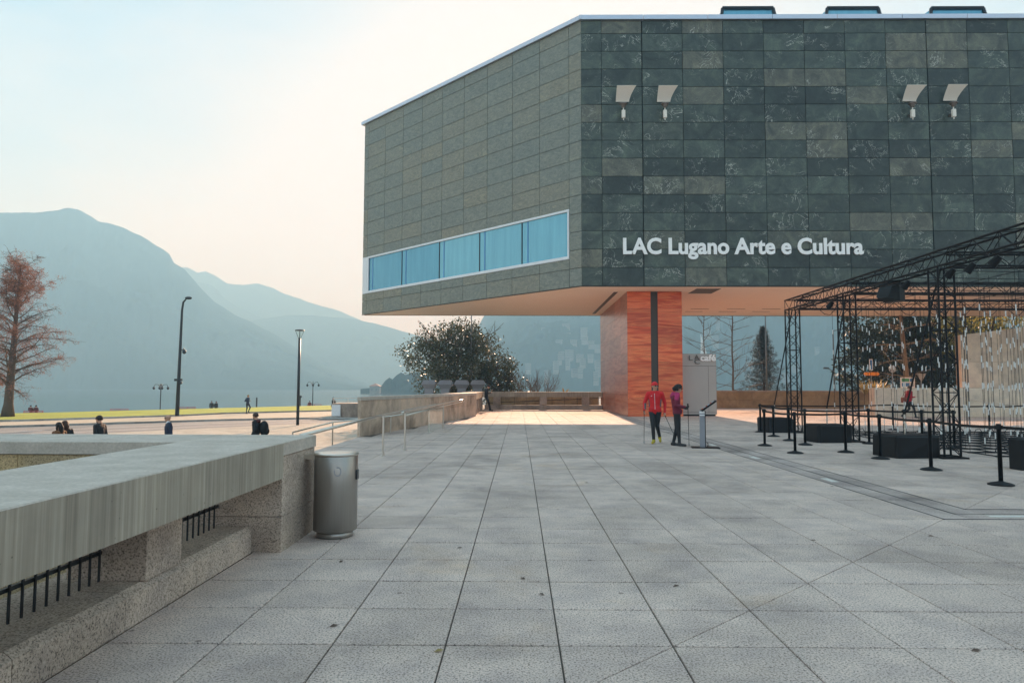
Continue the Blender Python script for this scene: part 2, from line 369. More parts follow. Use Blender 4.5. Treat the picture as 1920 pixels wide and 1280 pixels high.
g = MB(); g.sheet(strip(K2, K1, ZS + .10), 0); struct(g.build('path', 'path_tan'))
g = MB(); g.sheet(strip(K1, U_edge[:-2], ZS + .22), 0); struct(g.build('lawn', 'grass'))
def kerb(name, line, w, z0, z1):
    m = MB()
    for (x0, y0), (x1, y1) in zip(line[:-1], line[1:]):
        d = Vector((x1 - x0, y1 - y0, 0)); n = Vector((d.y, -d.x, 0)).normalized() * w
        m.prism([(x0, y0), (x1, y1), (x1 + n.x, y1 + n.y), (x0 + n.x, y0 + n.y)], z0, z1)
    return struct(m.build(name, 'granite_far'))
kerb('road_kerb', K2, .18, ZS - .04, ZS + .105); kerb('lawn_kerb', K1, .16, ZS, ZS + .24)
for off in (2.2, 5.4):                                # painted lines on the road
    m = MB()
    for (x0, y0), (x1, y1) in zip(RE[:-1], RE[1:]):
        d = Vector((x1 - x0, y1 - y0, 0)); n = Vector((-d.y, d.x, 0)).normalized()
        a, b = Vector((x0, y0, 0)) + n * off, Vector((x1, y1, 0)) + n * off
        m.sheet([(a.x, a.y), (b.x, b.y), (b.x + n.x * .15, b.y + n.y * .15), (a.x + n.x * .15, a.y + n.y * .15)], ZS - .024)
    struct(m.build('road_marking', 'paint_white'))
g = MB(); sh = [(p[0] * 1.05 - 2, p[1] + 14) for p in U_edge]
g.sheet([(p[0], p[1], -1.9) for p in U_edge] + [(p[0], p[1], -1.9) for p in reversed(sh)], 0); struct(g.build('promenade', 'path_tan'))
g = MB(); g.prism([(p[0], p[1]) for p in sh] + [(p[0] - 1.2, p[1] + 1.2) for p in reversed(sh)], -5.2, -1.86); struct(g.build('quay_wall', 'granite_far'))
g = MB(); g.sheet([(-4100, -200), (4100, -200), (4100, 4150), (-4100, 4150)], -4.6); struct(g.build('lake', 'water'))
g = MB(); g.sheet([(-4100, -200), (4100, -200), (4100, 4150), (-4100, 4150)], -9.0); struct(g.build('lake_bed', 'earth'))

# ---- plaza with its slabs
PL = [(-2.56, -8), (-2.56, 7.75), (-5.05, 7.75), (-5.05, 21.75), (-2.33, 37.4), (-2.45, 50.0), (5.9, 50.0), (5.9, 54.2), (45, 54.2), (45, -8)]
g = MB(); g.prism(PL, ZS - .1, -.014); plaza = struct(g.build('plaza', 'joint'))
def inside(x, y):
    c = False; n = len(PL)
    for i in range(n):
        (x0, y0), (x1, y1) = PL[i], PL[(i + 1) % n]
        if (y0 > y) != (y1 > y) and x < (x1 - x0) * (y - y0) / (y1 - y0) + x0: c = not c
    return c
GX, GY, GS = -1.151, 4.37, .70
def slab_mesh(w, d, gap=.005, ch=.004, th=.022):
    m = MB(); a, b = w / 2 - gap, d / 2 - gap * 1.9
    vs = [(-a, -b, -th), (a, -b, -th), (a, b, -th), (-a, b, -th), (-a, -b, -ch), (a, -b, -ch), (a, b, -ch), (-a, b, -ch),
          (-a + ch, -b + ch, 0), (a - ch, -b + ch, 0), (a - ch, b - ch, 0), (-a + ch, b - ch, 0)]
    m.add(vs, [(8, 9, 10, 11)] + [(k + i, k + (i + 1) % 4, k + 4 + (i + 1) % 4, k + 4 + i) for k in (0, 4) for i in range(4)])
    return m
def tri_mesh(p):                                      # p: three corners, local
    c = (sum(q[0] for q in p) / 3, sum(q[1] for q in p) / 3); m = MB()
    ins = [(c[0] + (q[0] - c[0]) * .975, c[1] + (q[1] - c[1]) * .975) for q in p]; ins2 = [(c[0] + (q[0] - c[0]) * .96, c[1] + (q[1] - c[1]) * .96) for q in p]
    m.add([(x, y, -.02) for x, y in ins] + [(x, y, -.004) for x, y in ins] + [(x, y, 0) for x, y in ins2],
          [(6, 7, 8)] + [(k + i, k + (i + 1) % 3, k + 3 + (i + 1) % 3, k + 3 + i) for k in (0, 3) for i in range(3)])
    return m
h_ = GS / 2
S_FULL = slab_mesh(GS, GS); S_V = slab_mesh(GS / 2, GS); S_H = slab_mesh(GS, GS / 2)
S_T1 = tri_mesh([(-h_, -h_), (h_, -h_), (h_, h_)]); S_T2 = tri_mesh([(-h_, -h_), (h_, h_), (-h_, h_)])
cells = []
for kx in range(-9, 66):
    for ky in range(-17, 73):
        x, y = GX + (kx + .5) * GS, GY + (ky + .5) * GS
        if not inside(x, y): continue
        if kx == 9 and ky >= 6: cells += [(S_V, x - GS / 4, y), (S_V, x + GS / 4, y)]
        elif ky == 6 and kx > 9: cells += [(S_H, x, y - GS / 4), (S_H, x, y + GS / 4)]
        elif ky == kx - 3 and (kx <= 8 or kx >= 10) and kx >= 0: cells += [(S_T1, x, y), (S_T2, x, y)]
        elif x - h_ < -2.56 and y < 7.75 or (x - h_ < -5.05):
            xl = -2.56 if y < 7.75 else -5.05
            if x + h_ - xl > .08: cells.append((slab_mesh(x + h_ - xl, GS), (x + h_ + xl) / 2, y))
        else: cells.append((S_FULL, x, y))
def in_view(x, y): return y > 3.2 and abs((x + .0106 * y) / y) < .80
cells.sort(key=lambda c: math.hypot(c[1], c[2]) + (0 if in_view(c[1], c[2]) else 1000))
cache = {}; rest = MB(); rest2 = MB()
for i, (mb, x, y) in enumerate(cells):
    if i < 300 and in_view(x, y):
        if id(mb) not in cache: cache[id(mb)] = mb.mesh('paving_slab', 'granite_channel' if mb in (S_V, S_H) else 'granite_paving')
        o = link('paving_slab', cache[id(mb)], plaza); o.location = (x, y, rng.uniform(-.0012, .0012))
        o.rotation_euler = (rng.uniform(-.0012, .0012), rng.uniform(-.0012, .0012), 0)
    else:
        z = rng.uniform(-.001, .001); (rest2 if mb in (S_V, S_H) else rest).add([(a + x, b + y, c + z) for a, b, c in mb.v], mb.f)
rest.build('paving', 'granite_paving', plaza, kind='stuff'); rest2.build('channel_paving', 'granite_channel', plaza, kind='stuff')
for k in (9, 9.5, 10):
    m = MB(); x = GX + k * GS; y0 = GY + (6 + (k - 9)) * GS; m.box(x - .011, x + .011, y0, 37.0, -.012, .0025); m.build('drain_slot', 'dark_void', plaza)
    m = MB(); m.box(x + .011, 30, y0 - .011, y0 + .011, -.012, .0025); m.build('drain_slot', 'dark_void', plaza)
for u, v in ((1430, 858), (1558, 900), (1895, 968), (1345, 834)):       # light plates set into the channel
    p = px(u, v); x = GX + 9.25 * GS if u < 1800 else p.x; y = p.y if u < 1800 else GY + 6.25 * GS
    a, b = (.06, .22) if u < 1800 else (.28, .05)
    m = MB(); m.box(-a, a, -b, b, -.004, .004); o = m.build('ground_light_plate', 'plate_grey', plaza); o.location = (x, y, .003)

# ================================================================ THE BUILDING
ZS0, ZT = 6.83, 21.07
C0 = Vector((3.246, 35.769, 0)); L0 = Vector((-11.561, 50.45, 0)); YB = 50.45; XR = 46.0
ZSOF = 6.80
bld = thing('culture_centre', 'large museum block clad in dark green stone panels, cantilevered over the plaza', 'building', (C0.x, C0.y, 0))
def bl(o): o.matrix_parent_inverse = Matrix.Translation((-C0.x, -C0.y, 0)); return o
EL = (L0 - C0).normalized(); NL = Vector((-EL.y, EL.x, 0)); NL = NL if NL.y < 0 else -NL        # outward normal of the slanted face
core = MB(); k = .10
core.prism([(C0.x + .04, C0.y + k), (XR, C0.y + k), (XR, YB), (L0.x + .15, YB), (L0.x + .15, YB - .05)], ZS0 - .01, ZT - .02)
bl(core.build('wall_core', 'dark_void', bld))
sf = MB(); sf.prism([(C0.x + .03, C0.y + .02), (XR, C0.y + .02), (XR, YB - .01), (L0.x + .2, YB - .01)], ZSOF, ZS0 - .012)
soff = bl(sf.build('soffit', 'soffit', bld))
tr = MB()                                                     # thin dark trim under the cladding and along the back edge
tr.box(C0.x - .02, XR, C0.y - .02, C0.y + .015, ZSOF - .02, ZS0 - .015); tr.box(L0.x + .2, XR, YB, YB + .12, ZSOF - .02, ZS0 + .1)
a0, a1 = C0 + NL * .02, L0 + NL * .02
tr.prism([(a0.x, a0.y), (a1.x, a1.y), (a1.x - NL.x * .035, a1.y - NL.y * .035), (a0.x - NL.x * .035, a0.y - NL.y * .035)], ZSOF - .02, ZS0 - .015)
bl(tr.build('edge_trim', 'slot_brown', bld))
pcache = {}
def panel(org, e, n, s0, s1, z0, z1, mat, name='stone_panel', gap=.013, th=.05, parent=bld):
    w, hh = s1 - s0 - 2 * gap, z1 - z0 - 2 * gap
    if w < .03 or hh < .03: return
    key = (round(w, 2), round(hh, 2), mat, th)
    if key not in pcache:
        m = MB(); m.box(-w / 2, w / 2, -th / 2, th / 2, -hh / 2, hh / 2); pcache[key] = m.mesh(name, mat)
    o = link(name, pcache[key], parent)
    c = org + e * ((s0 + s1) / 2) + n * (-th / 2 + rng.uniform(-.003, .003)); c.z = (z0 + z1) / 2
    M = Matrix((e, -n, Vector((0, 0, 1)))).transposed().to_4x4(); M.translation = c
    if parent is bld: o.matrix_parent_inverse = Matrix.Translation((-C0.x, -C0.y, 0))
    o.matrix_basis = M
    return o
EX = Vector((1, 0, 0)); NF = Vector((0, -1, 0))
zl = [ZS0 + .965 * i for i in range(15)] + [ZT]
xl = [0, 1.08] + [1.08 + 2.148 * i for i in range(1, 20)]
for j in range(15):
    for i in range(len(xl) - 1):
        if xl[i] + C0.x > 27.2: break
        g_ = .013
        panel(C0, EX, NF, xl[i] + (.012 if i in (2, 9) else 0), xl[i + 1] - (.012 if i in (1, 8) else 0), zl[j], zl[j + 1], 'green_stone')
m = MB()                                                        # the cladding that runs on out of the picture
for j in range(15):
    for i in range(len(xl) - 1):
        if 27.2 < xl[i] + C0.x < XR - 2.2: m.box(C0.x + xl[i] + .013, C0.x + xl[i + 1] - .013, C0.y, C0.y + .05, zl[j] + .013, zl[j + 1] - .013)
bl(m.build('stone_cladding', 'green_stone', bld, kind='stuff'))
LEN = (L0 - C0).length
sl = [0, .85] + [.85 + 2.16 * i for i in range(1, 10)] + [LEN]
WS0, WS1, WZ0, WZ1 = .86, 20.15, 8.34, 11.02
def minus(r, w):
    s0, s1, z0, z1 = r; a0, a1, b0, b1 = w
    if s1 <= a0 or s0 >= a1 or z1 <= b0 or z0 >= b1: return [r]
    out = []
    if z0 < b0: out.append((s0, s1, z0, b0)); z0 = b0
    if z1 > b1: out.append((s0, s1, b1, z1)); z1 = b1
    if s0 < a0: out.append((s0, a0, z0, z1))
    if s1 > a1: out.append((a1, s1, z0, z1))
    return out
for j in range(15):
    for i in range(len(sl) - 1):
        if sl[i + 1] - sl[i] < .05: continue
        for r in minus((sl[i], sl[i + 1], zl[j], zl[j + 1]), (WS0, LEN + 1, WZ0, WZ1)):
            panel(C0, EL, NL, *r, 'green_stone_lit')
# the ribbon window in the slanted face
def face_box(mb, s0, s1, z0, z1, d0, d1, mi=0):
    p = [C0 + EL * s + NL * d for s, d in ((s0, d0), (s1, d0), (s1, d1), (s0, d1))]
    mb.add([(q.x, q.y, z0) for q in p] + [(q.x, q.y, z1) for q in p], [(0, 3, 2, 1), (4, 5, 6, 7), (0, 1, 5, 4), (1, 2, 6, 5), (2, 3, 7, 6), (3, 0, 4, 7)], mi)
m = MB(); face_box(m, WS0, WS1, WZ0, WZ0 + .16, -.12, .03); face_box(m, WS0, WS1, WZ1 - .12, WZ1, -.12, .03)
face_box(m, WS0, WS0 + .1, WZ0 + .16, WZ1 - .12, -.12, .03); face_box(m, WS1 - .1, WS1, WZ0 + .16, WZ1 - .12, -.12, .03)
win = bl(m.build('window', 'white_metal', bld))
cut = [WS0 + .1, 4.42, 8.02, 11.9, 16.0, WS1 - .1]
for a, b in zip(cut[:-1], cut[1:]):
    m = MB(); face_box(m, a + .03, b - .03, WZ0 + .165, WZ1 - .125, -.10, -.06); o = m.build('pane', 'window_glass', win)
    m = MB(); face_box(m, b - .028, b + .028 if b < 19 else b - .02, WZ0 + .165, WZ1 - .125, -.11, -.03); m.build('mullion', 'pole_dark', win)
    m = MB(); face_box(m, b - .5, b - .43, WZ0 + .17, WZ1 - .13, -.055, -.045); m.build('blind_edge', 'sign_blue', win)
m = MB(); face_box(m, WS1 + .02, LEN - .02, WZ0, WZ1, -.06, .01); bl(m.build('corner_panel', 'white_metal', bld))
# coping along the roof edge, in lengths
m = MB(); x = C0.x - .12
while x < XR:
    x2 = min(x + 3.42, XR); m.box(x + .012, x2 - .012, C0.y - .14, C0.y + .6, ZT, ZT + .24); x = x2
bl(m.build('coping', 'alu', bld))
s = -.12; m = MB()
while s < LEN + .3:
    s2 = min(s + 3.42, LEN + .3)
    p = [C0 + EL * q + NL * d for q, d in ((s + .012, .14), (s2 - .012, .14), (s2 - .012, -.6), (s + .012, -.6))]
    m.prism([(q.x, q.y) for q in p], ZT + .003, ZT + .235); s = s2
bl(m.build('coping', 'alu', bld))
m = MB(); m.prism([(C0.x + .5, C0.y + .5), (XR, C0.y + .5), (XR, YB), (L0.x + .7, YB)], ZT - .02, ZT + .12); bl(m.build('roof', 'alu', bld))
for u0, u1 in ((1351, 1452), (1547, 1649), (1742, 1846)):        # roof lights
    a, b = pxY(u0, 17, 40.5), pxY(u1, 17, 40.5); zt = a.z
    m = MB(); m.add([(a.x + .15, 40.5, zt), (b.x - .15, 40.5, zt), (b.x - .15, 42.6, zt + .25), (a.x + .15, 42.6, zt + .25),
                     (a.x - .35, 40.3, ZT), (b.x + .6, 40.3, ZT), (b.x + .6, 43, ZT), (a.x - .35, 43, ZT)],
                    [(0, 1, 2, 3), (4, 5, 1, 0), (5, 6, 2, 1), (6, 7, 3, 2), (7, 4, 0, 3)])
    o = bl(m.build('roof_light', 'window_glass', bld))
    m = MB(); m.tube([(a.x + .1, 40.46, zt + .02), (b.x - .1, 40.46, zt + .02)], .11, 6); m.tube([(a.x + .1, 40.46, zt), (a.x - .35, 40.26, ZT)], .1, 6); m.tube([(b.x - .1, 40.46, zt), (b.x + .6, 40.26, ZT)], .1, 6)
    m.build('frame', 'pole_dark', o)
# recesses and slots in the soffit
for (u0, v0), (u1, v1) in (((1290, 541), (1352, 550)),):
    a, b = px(u0, v1, ZSOF), px(u1, v0, ZSOF); m = MB(); m.box(a.x, b.x, b.y, a.y, ZSOF - .012, ZSOF + .004); bl(m.build('vent_recess', 'slot_brown', bld))
for u, v in ((1312, 579), (1380, 579), (1446, 579), (1301, 584), (1364, 584), (1427, 584), (1560, 584), (1640, 579), (1760, 584)):
    p = px(u, v, ZSOF); m = MB(); m.box(p.x - .6, p.x + .6, p.y - .06, p.y + .06, ZSOF - .01, ZSOF + .003); bl(m.build('light_slot', 'slot_brown', bld))
m = MB(); m.box(5.2, 5.42, 37.9, 49.3, ZSOF - .012, ZSOF + .003); bl(m.build('light_slot', 'slot_brown', bld))
# ---- the red stone pillar, really a long wall
PX0, PX1, PY0, PY1 = 5.884, 8.86, 37.644, 50.2
pil = thing('red_stone_pillar', 'tall pillar wall of banded red stone carrying the overhanging block', 'pillar', (PX0, PY0, 0))
def pi(o): o.matrix_parent_inverse = Matrix.Translation((-PX0, -PY0, 0)); return o
m = MB(); m.box(PX0 + .05, PX1 - .05, PY0 + .05, PY1, 0, ZSOF - .012); pi(m.build('core', 'slot_brown', pil))
zc = [0, .98, 1.95, 2.95, 3.9, 4.9, 5.85, ZSOF - .012]
PO = Vector((PX0, PY0, 0))
for j in range(7):
    for s0, s1 in ((0, 1.28), (1.66, PX1 - PX0)):
        m = MB(); m.box(PX0 + s0 + .004, PX0 + s1 - .004, PY0 + rng.uniform(0, .006), PY0 + .05, zc[j] + .004, zc[j + 1] - .004); pi(m.build('stone_slab', 'red_stone', pil))
for j, (z0, z1) in enumerate(((0, 1.15), (1.15, 2.3), (2.3, 3.45), (3.45, 4.6), (4.6, 5.7), (5.7, ZSOF - .012))):
    for i in range(5):
        y0 = PY0 + .055 + i * 2.5; y1 = min(y0 + 2.5, PY1)
        m = MB(); m.box(PX0 + rng.uniform(0, .004), PX0 + .05, y0 + .005, y1 - .005, z0 + .005, z1 - .005); pi(m.build('stone_slab', 'red_stone_polished', pil))
m = MB(); m.box(PX1 - .05, PX1, PY0 + .055, PY1, .003, ZSOF - .015); pi(m.build('side_cladding', 'red_stone', pil))
# ---- lettering
def letters(txt, mat, x0, x1, zb, y, cap_h, bold, thing_o, depth=.06, e=EX, n=NF):
    cu = bpy.data.curves.new('lettering', 'FONT'); cu.body = txt; cu.extrude = .05; cu.offset = bold; cu.resolution_u = 4
    o = bpy.data.objects.new('tmp_text', cu); COL.objects.link(o); bpy.context.view_layer.update()
    me = bpy.data.meshes.new_from_object(o.evaluated_get(bpy.context.evaluated_depsgraph_get()))
    bpy.data.objects.remove(o)
    V = np.array([v.co[:] for v in me.vertices]); Fs = [tuple(p.vertices) for p in me.polygons]; bpy.data.meshes.remove(me)
    par = list(range(len(V)))
    def fd(a):
        while par[a] != a: par[a] = par[par[a]]; a = par[a]
        return a
    # merge coincident verts for connectivity
    keyd = {}
    for i, v in enumerate(V):
        kx_ = tuple(np.round(v, 4)); 
        if kx_ in keyd: par[fd(i)] = fd(keyd[kx_])
        else: keyd[kx_] = i
    for f in Fs:
        for q in f[1:]: par[fd(q)] = fd(f[0])
    comp = {}
    for f in Fs: comp.setdefault(fd(f[0]), []).append(f)
    gl = [[V[[i for f in fs for i in f]][:, 0].min(), V[[i for f in fs for i in f]][:, 0].max(), fs] for fs in comp.values()]
    gl.sort(key=lambda q: q[0]); out = []
    for q in gl:
        if out and q[0] < out[-1][1] - .02 and (q[1] <= out[-1][1] + .05): out[-1][2] = out[-1][2] + q[2]; out[-1][1] = max(out[-1][1], q[1])
        else: out.append(q)
    xmin, xmax = V[:, 0].min(), V[:, 0].max(); sx = (x1 - x0) / (xmax - xmin)
    capz = .7
    for q in out:
        idx = sorted({i for f in q[2] for i in f}); mp_ = {a: b for b, a in enumerate(idx)}
        vs = [(x0 + (V[i][0] - xmin) * sx, y - depth / 2 + V[i][2] / .05 * depth / 2 * -1, zb + V[i][1] / capz * cap_h) for i in idx]
        mm = MB(); mm.add(vs, [tuple(mp_[i] for i in f)[::-1] for f in q[2]])
        ob = mm.build('letter', mat, thing_o); ob.matrix_parent_inverse = thing_o.matrix_basis.inverted()
sg = thing('lettering_sign', 'white raised lettering LAC Lugano Arte e Cultura on the green stone front', 'sign', (5.39, C0.y - .07, 8.5))
letters('LAC Lugano Arte e Cultura', 'letter', 5.39, 17.84, 8.51, C0.y - .02, .81, .03, sg, .07)
# ---- facade lamps: curved reflector above a projector
for i, (u, v) in enumerate(((1154, 193), (1231, 193), (1690, 192), (1766, 191))):
    p = pxY(u, v, C0.y); w0, w1, hh, out_ = .70, 1.0, .66, .5
    o = thing('facade_lamp', ['cream reflector lamp on the stone front, next to the slanted wall', 'cream reflector lamp above the red pillar, second from the slanted wall', 'cream reflector lamp above the steel truss, nearer the lettering', 'cream reflector lamp above the steel truss, farther from the lettering'][i], 'lamp', p, 0, 'reflector lamps on the stone front')
    m = MB(); n = 10; vs = []
    for k in range(n + 1):
        t_ = k / n; vs += [(0, -.12 - out_ * t_ ** 1.3, hh * t_), (w0 + (w1 - w0) * t_ ** 1.7, -.12 - out_ * t_ ** 1.3, hh * t_)]
    vs += [(x, y + .02, z + .02) for x, y, z in vs]; q = 2 * (n + 1)
    m.add(vs, [f for k in range(n) for f in ((2 * k, 2 * k + 1, 2 * k + 3, 2 * k + 2), (q + 2 * k + 2, q + 2 * k + 3, q + 2 * k + 1, q + 2 * k), (2 * k, 2 * k + 2, q + 2 * k + 2, q + 2 * k), (2 * k + 1, q + 2 * k + 1, q + 2 * k + 3, 2 * k + 3))] + [(0, q, q + 1, 1), (2 * n, 2 * n + 1, q + 2 * n + 1, q + 2 * n)])
    m.build('reflector', 'reflector', o)
    m = MB(); m.tube([(.1, 0, .1), (.1, -.14, .1)], .03, 6); m.tube([(.55, 0, .1), (.55, -.14, .1)], .03, 6); m.build('bracket', 'lamp_metal', o)
    m = MB(); m.lathe([(.0, -.42), (.09, -.42), (.14, -.30), (.21, -.24), (.21, -.20), (0, -.2)], 14, (.36, -.38, 0)); m.build('lamp_head', 'lamp_metal', o)
    m = MB(); m.box(.27, .45, -.44, -.30, -.96, -.56); m.tube([(.36, -.37, -1.08), (.36, -.37, -.96)], .03, 6); m.tube([(.36, -.37, -.56), (.36, -.37, -.42)], .03, 6); m.build('ballast_box', 'reflector', o)
    m = MB(); m.box(.31, .41, -.31, 0, -.80, -.70); m.build('arm', 'lamp_metal', o)

# ---- cafe kiosk beside the pillar
kp = Vector((9.0, 38.6, 0)); kz = pxY(1320, 663, 38.6).z; kx1 = pxY(1344, 779, 38.6).x
ko = thing('cafe_kiosk', 'grey metal cafe kiosk standing against the red stone pillar', 'kiosk', kp)
m = MB(); m.box(0, kx1 - kp.x, .02, 2.2, .08, kz); m.build('body', 'dark_void', ko)
wk = kx1 - kp.x; zj = pxY(1320, 686, 38.6).z
for (a, b, z0, z1) in ((0, wk * .78, .2, zj), (wk * .78, wk, .2, zj), (0, wk, zj, kz), (0, wk, .08, .2)):
    m = MB(); m.box(a + .008, b - .008, 0, .03, z0 + .008, z1 - .008); m.build('panel', 'kiosk_grey', ko)
m = MB(); m.box(wk, wk + .02, .03, 2.2, .08, kz); m.build('side_panel', 'kiosk_grey', ko)
m = MB(); m.box(.05, wk - .05, .06, 2.1, 0, .08); m.build('plinth', 'black_metal', ko)
cs = thing('cafe_sign', 'raised sign with stacked letters L A C and the word café on the kiosk', 'sign', (9.2, 38.55, kz - .5))
zc0 = pxY(1315, 676, 38.55).z
letters('café', 'letter', pxY(1313, 676, 38.55).x, pxY(1342, 676, 38.55).x, zc0, 38.56, .34, .03, cs, .06)
letters('L', 'letter_dark', pxY(1292, 676, 38.55).x, pxY(1299, 676, 38.55).x, zc0 + .02, 38.57, .28, 0, cs, .04)
letters('A', 'letter_dark', pxY(1302, 676, 38.55).x, pxY(1311, 676, 38.55).x, zc0 + .06, 38.57, .27, 0, cs, .04)
letters('C', 'letter_dark', pxY(1302, 676, 38.55).x, pxY(1312, 676, 38.55).x, zc0 - .18, 38.57, .26, 0, cs, .04)

# ================================================================ PARAPETS AND WALLS
XF = -2.262
par = thing('stairwell_parapet', 'broad concrete beam parapet on granite piers around the stairwell beside the steel bin', 'parapet', (XF, 6.7, 0))
def pp(o): o.matrix_parent_inverse = Matrix.Translation((-XF, -6.7, 0)); return o
m = MB(); m.cbox(XF - 1.04, XF, -5, 6.692, .704, 1.045, .008)
for i, f in enumerate(m.f):
    if all(m.v[q][2] > 1.03 for q in f): m.mi[i] = 1
pp(m.build('beam', ['board_concrete', 'concrete_top'], par))
for z0, z1, nm in ((0, .335, 'block'), (.34, .915, 'block'), (.92, 1.045, 'cap')):
    m = MB(); e_ = .0 if nm == 'cap' else .012
    m.cbox(XF - 1.04, XF - e_, 6.698 + e_, 7.75 - e_, z0, z1, .006); pp(m.build(nm, 'concrete_top' if nm == 'cap' else 'granite_block', par))
ys = [-5, -3.5, -2.5, -1.45, -.45, .55, 1.55, 2.55, 3.56, 4.57, 5.57, 6.69]
for y0, y1 in zip(ys[:-1], ys[1:]):
    m = MB(); a, b = y0 + .003, y1 - .003
    m.add([(-2.552, a, 0), (-2.552, a, .205), (-2.60, a, .245), (-3.22, a, .262), (-3.22, a, 0), (-2.552, b, 0), (-2.552, b, .205), (-2.60, b, .245), (-3.22, b, .262), (-3.22, b, 0)],
          [(0, 1, 2, 3, 4), (9, 8, 7, 6, 5)] + [(i, 5 + i, 5 + (i + 1) % 5, (i + 1) % 5) for i in range(5)])
    pp(m.build('curb_stone', 'granite_block', par))
for y0 in (4.83, 1.3, -2.2):
    m = MB(); m.cbox(-3.12, -2.565, y0, y0 + .5, .25, .70, .004); pp(m.build('pier', 'granite_block', par))
y = .9
while y < 6.66:
    if not any(y0 - .02 < y < y0 + .52 for y0 in (4.83, 1.3)):
        m = MB(); m.box(-2.870, -2.858, y - .006, y + .006, .24, .703); pp(m.build('bar', 'pole_dark', par))
    y += .105
for y0, y1 in ((-1.6, 1.3), (1.8, 4.83), (5.33, 6.69)):
    m = MB(); m.box(-2.90, -2.875, y0, y1, .425, .45); pp(m.build('rail', 'pole_dark', par))
m = MB(); m.cbox(-12, XF - 1.045, 6.70, 7.75, .925, 1.045, .006); pp(m.build('cap', 'concrete_top', par))
x = XF - 1.045
while x > -11.9:
    for z0, z1 in ((.42, .92), (-.1, .415), (-.62, -.105), (-1.3, -.625)):
        m = MB(); xo = .4 if z0 in (.42, -.62) else 0
        m.box(max(x - 1.15 - xo, -12), x - .006 - xo if x < XF - 1.1 else x - .006, 6.72, 7.72, z0 + .003, z1 - .003)
        pp(m.build('block', 'granite_tan', par))
    x -= 1.15
m = MB(); m.box(-7.4, -7.0, -5, 6.7, -2.6, .9); m.box(-7, -3.23, -5, 6.7, -2.7, -2.6); m.box(-3.5, -3.23, -5, 6.7, -2.6, -.02); m.box(-12, -3.3, 6.74, 7.7, -2.6, -1.3)
pp(m.build('stairwell_lining', 'granite_tan', par))
# litter bin
bp = px(628, 1004); bin_ = thing('litter_bin', 'brushed steel cylindrical litter bin with an ashtray lip beside the parapet end', 'bin', bp)
m = MB(); m.lathe([(.0, .0), (.185, 0), (.19, .01), (.19, .075), (.0, .076)], 32); m.build('foot', 'brushed_steel', bin_, True)
m = MB(); m.lathe([(.0, .07), (.222, .07), (.228, .075), (.228, .86), (.224, .868), (.20, .872), (.14, .872), (.138, .85), (.13, .5), (0, .5)], 40); m.build('body', 'brushed_steel', bin_, True)
m = MB(); m.lathe([(.15, .874), (.15, .8735), (0, .8735)], 28); m.build('opening_shade', 'dark_void', bin_)  # dark disc laid over the mouth, its colour stands in for the shade inside
m = MB(); m.lathe([(.152, .876), (.232, .876), (.234, .870), (.234, .85), (.229, .85)], 40); m.build('rim', 'steel', bin_, True)
m = MB(); m.box(-.33, -.20, -.09, .05, .815, .862); m.build('ashtray', 'steel', bin_)
m = MB(); m.box(.2, .236, -.05, .03, .60, .70); m.build('lock', 'pole_dark', bin_)
m = MB()                                               # worn round sticker
import cmath
ang0 = -1.25
for k in range(16):
    a = ang0 + .17 * math.cos(k * math.pi / 8) * .45 / .228 * .5; z = .70 + .05 * math.sin(k * math.pi / 8)
    a2 = ang0 + .17 * math.cos((k + 1) * math.pi / 8) * .45 / .228 * .5; z2 = .70 + .05 * math.sin((k + 1) * math.pi / 8)
    if k in (5, 6): continue
    r_ = .2295; m.add([(r_ * math.cos(a), r_ * math.sin(a), z), (r_ * math.cos(a2), r_ * math.sin(a2), z2), (r_ * math.cos(ang0 + (a2 - ang0) * .75), r_ * math.sin(ang0 + (a2 - ang0) * .75), .70 + (z2 - .70) * .75), (r_ * math.cos(ang0 + (a - ang0) * .75), r_ * math.sin(ang0 + (a - ang0) * .75), .70 + (z - .70) * .75)], [(0, 1, 2, 3)])
m.build('sticker', 'vent_grey', bin_)

# oblique granite wall by the ramp
A_, B_ = Vector((-2.33, 37.45, 0)), Vector((-5.0, 21.83, 0)); E_ = (B_ - A_); LW = E_.length; E_.normalize(); N_ = Vector((E_.y, -E_.x, 0)); N_ = N_ if N_.x < 0 else -N_
gw = thing('granite_wall', 'weathered granite wall with stained blocks beside the stair handrails', 'wall', A_)
def gp(o): o.matrix_parent_inverse = Matrix.Translation(-A_); return o
NB = -N_                                               # towards the plaza
def wall_poly(s0, s1, d0, d1):
    k_ = lambda s: 1 - .9 * min(1, max(0, s / LW))          # the wall thins towards its near end
    return [tuple((A_ + E_ * s + NB * (d * k_(s) if d < -.5 else d))[:2]) for s, d in ((s0, d0), (s1, d0), (s1, d1), (s0, d1))]
nb = 6
for i in range(nb):
    for z0, z1 in ((-1.2, .0), (.0, .62), (.62, 1.14)):
        a, b = LW * i / nb + .006, LW * (i + 1) / nb - .006
        m = MB(); m.prism(wall_poly(a, b, -.9 + rng.uniform(0, .01), -.0 + rng.uniform(0, .01)), z0 + .004, z1 - .004); gp(m.build('block', 'granite_wall', gw))
m = MB(); m.prism(wall_poly(-.02, LW + .03, -.93, .03), 1.14, 1.25); gp(m.build('coping', 'concrete_top', gw))
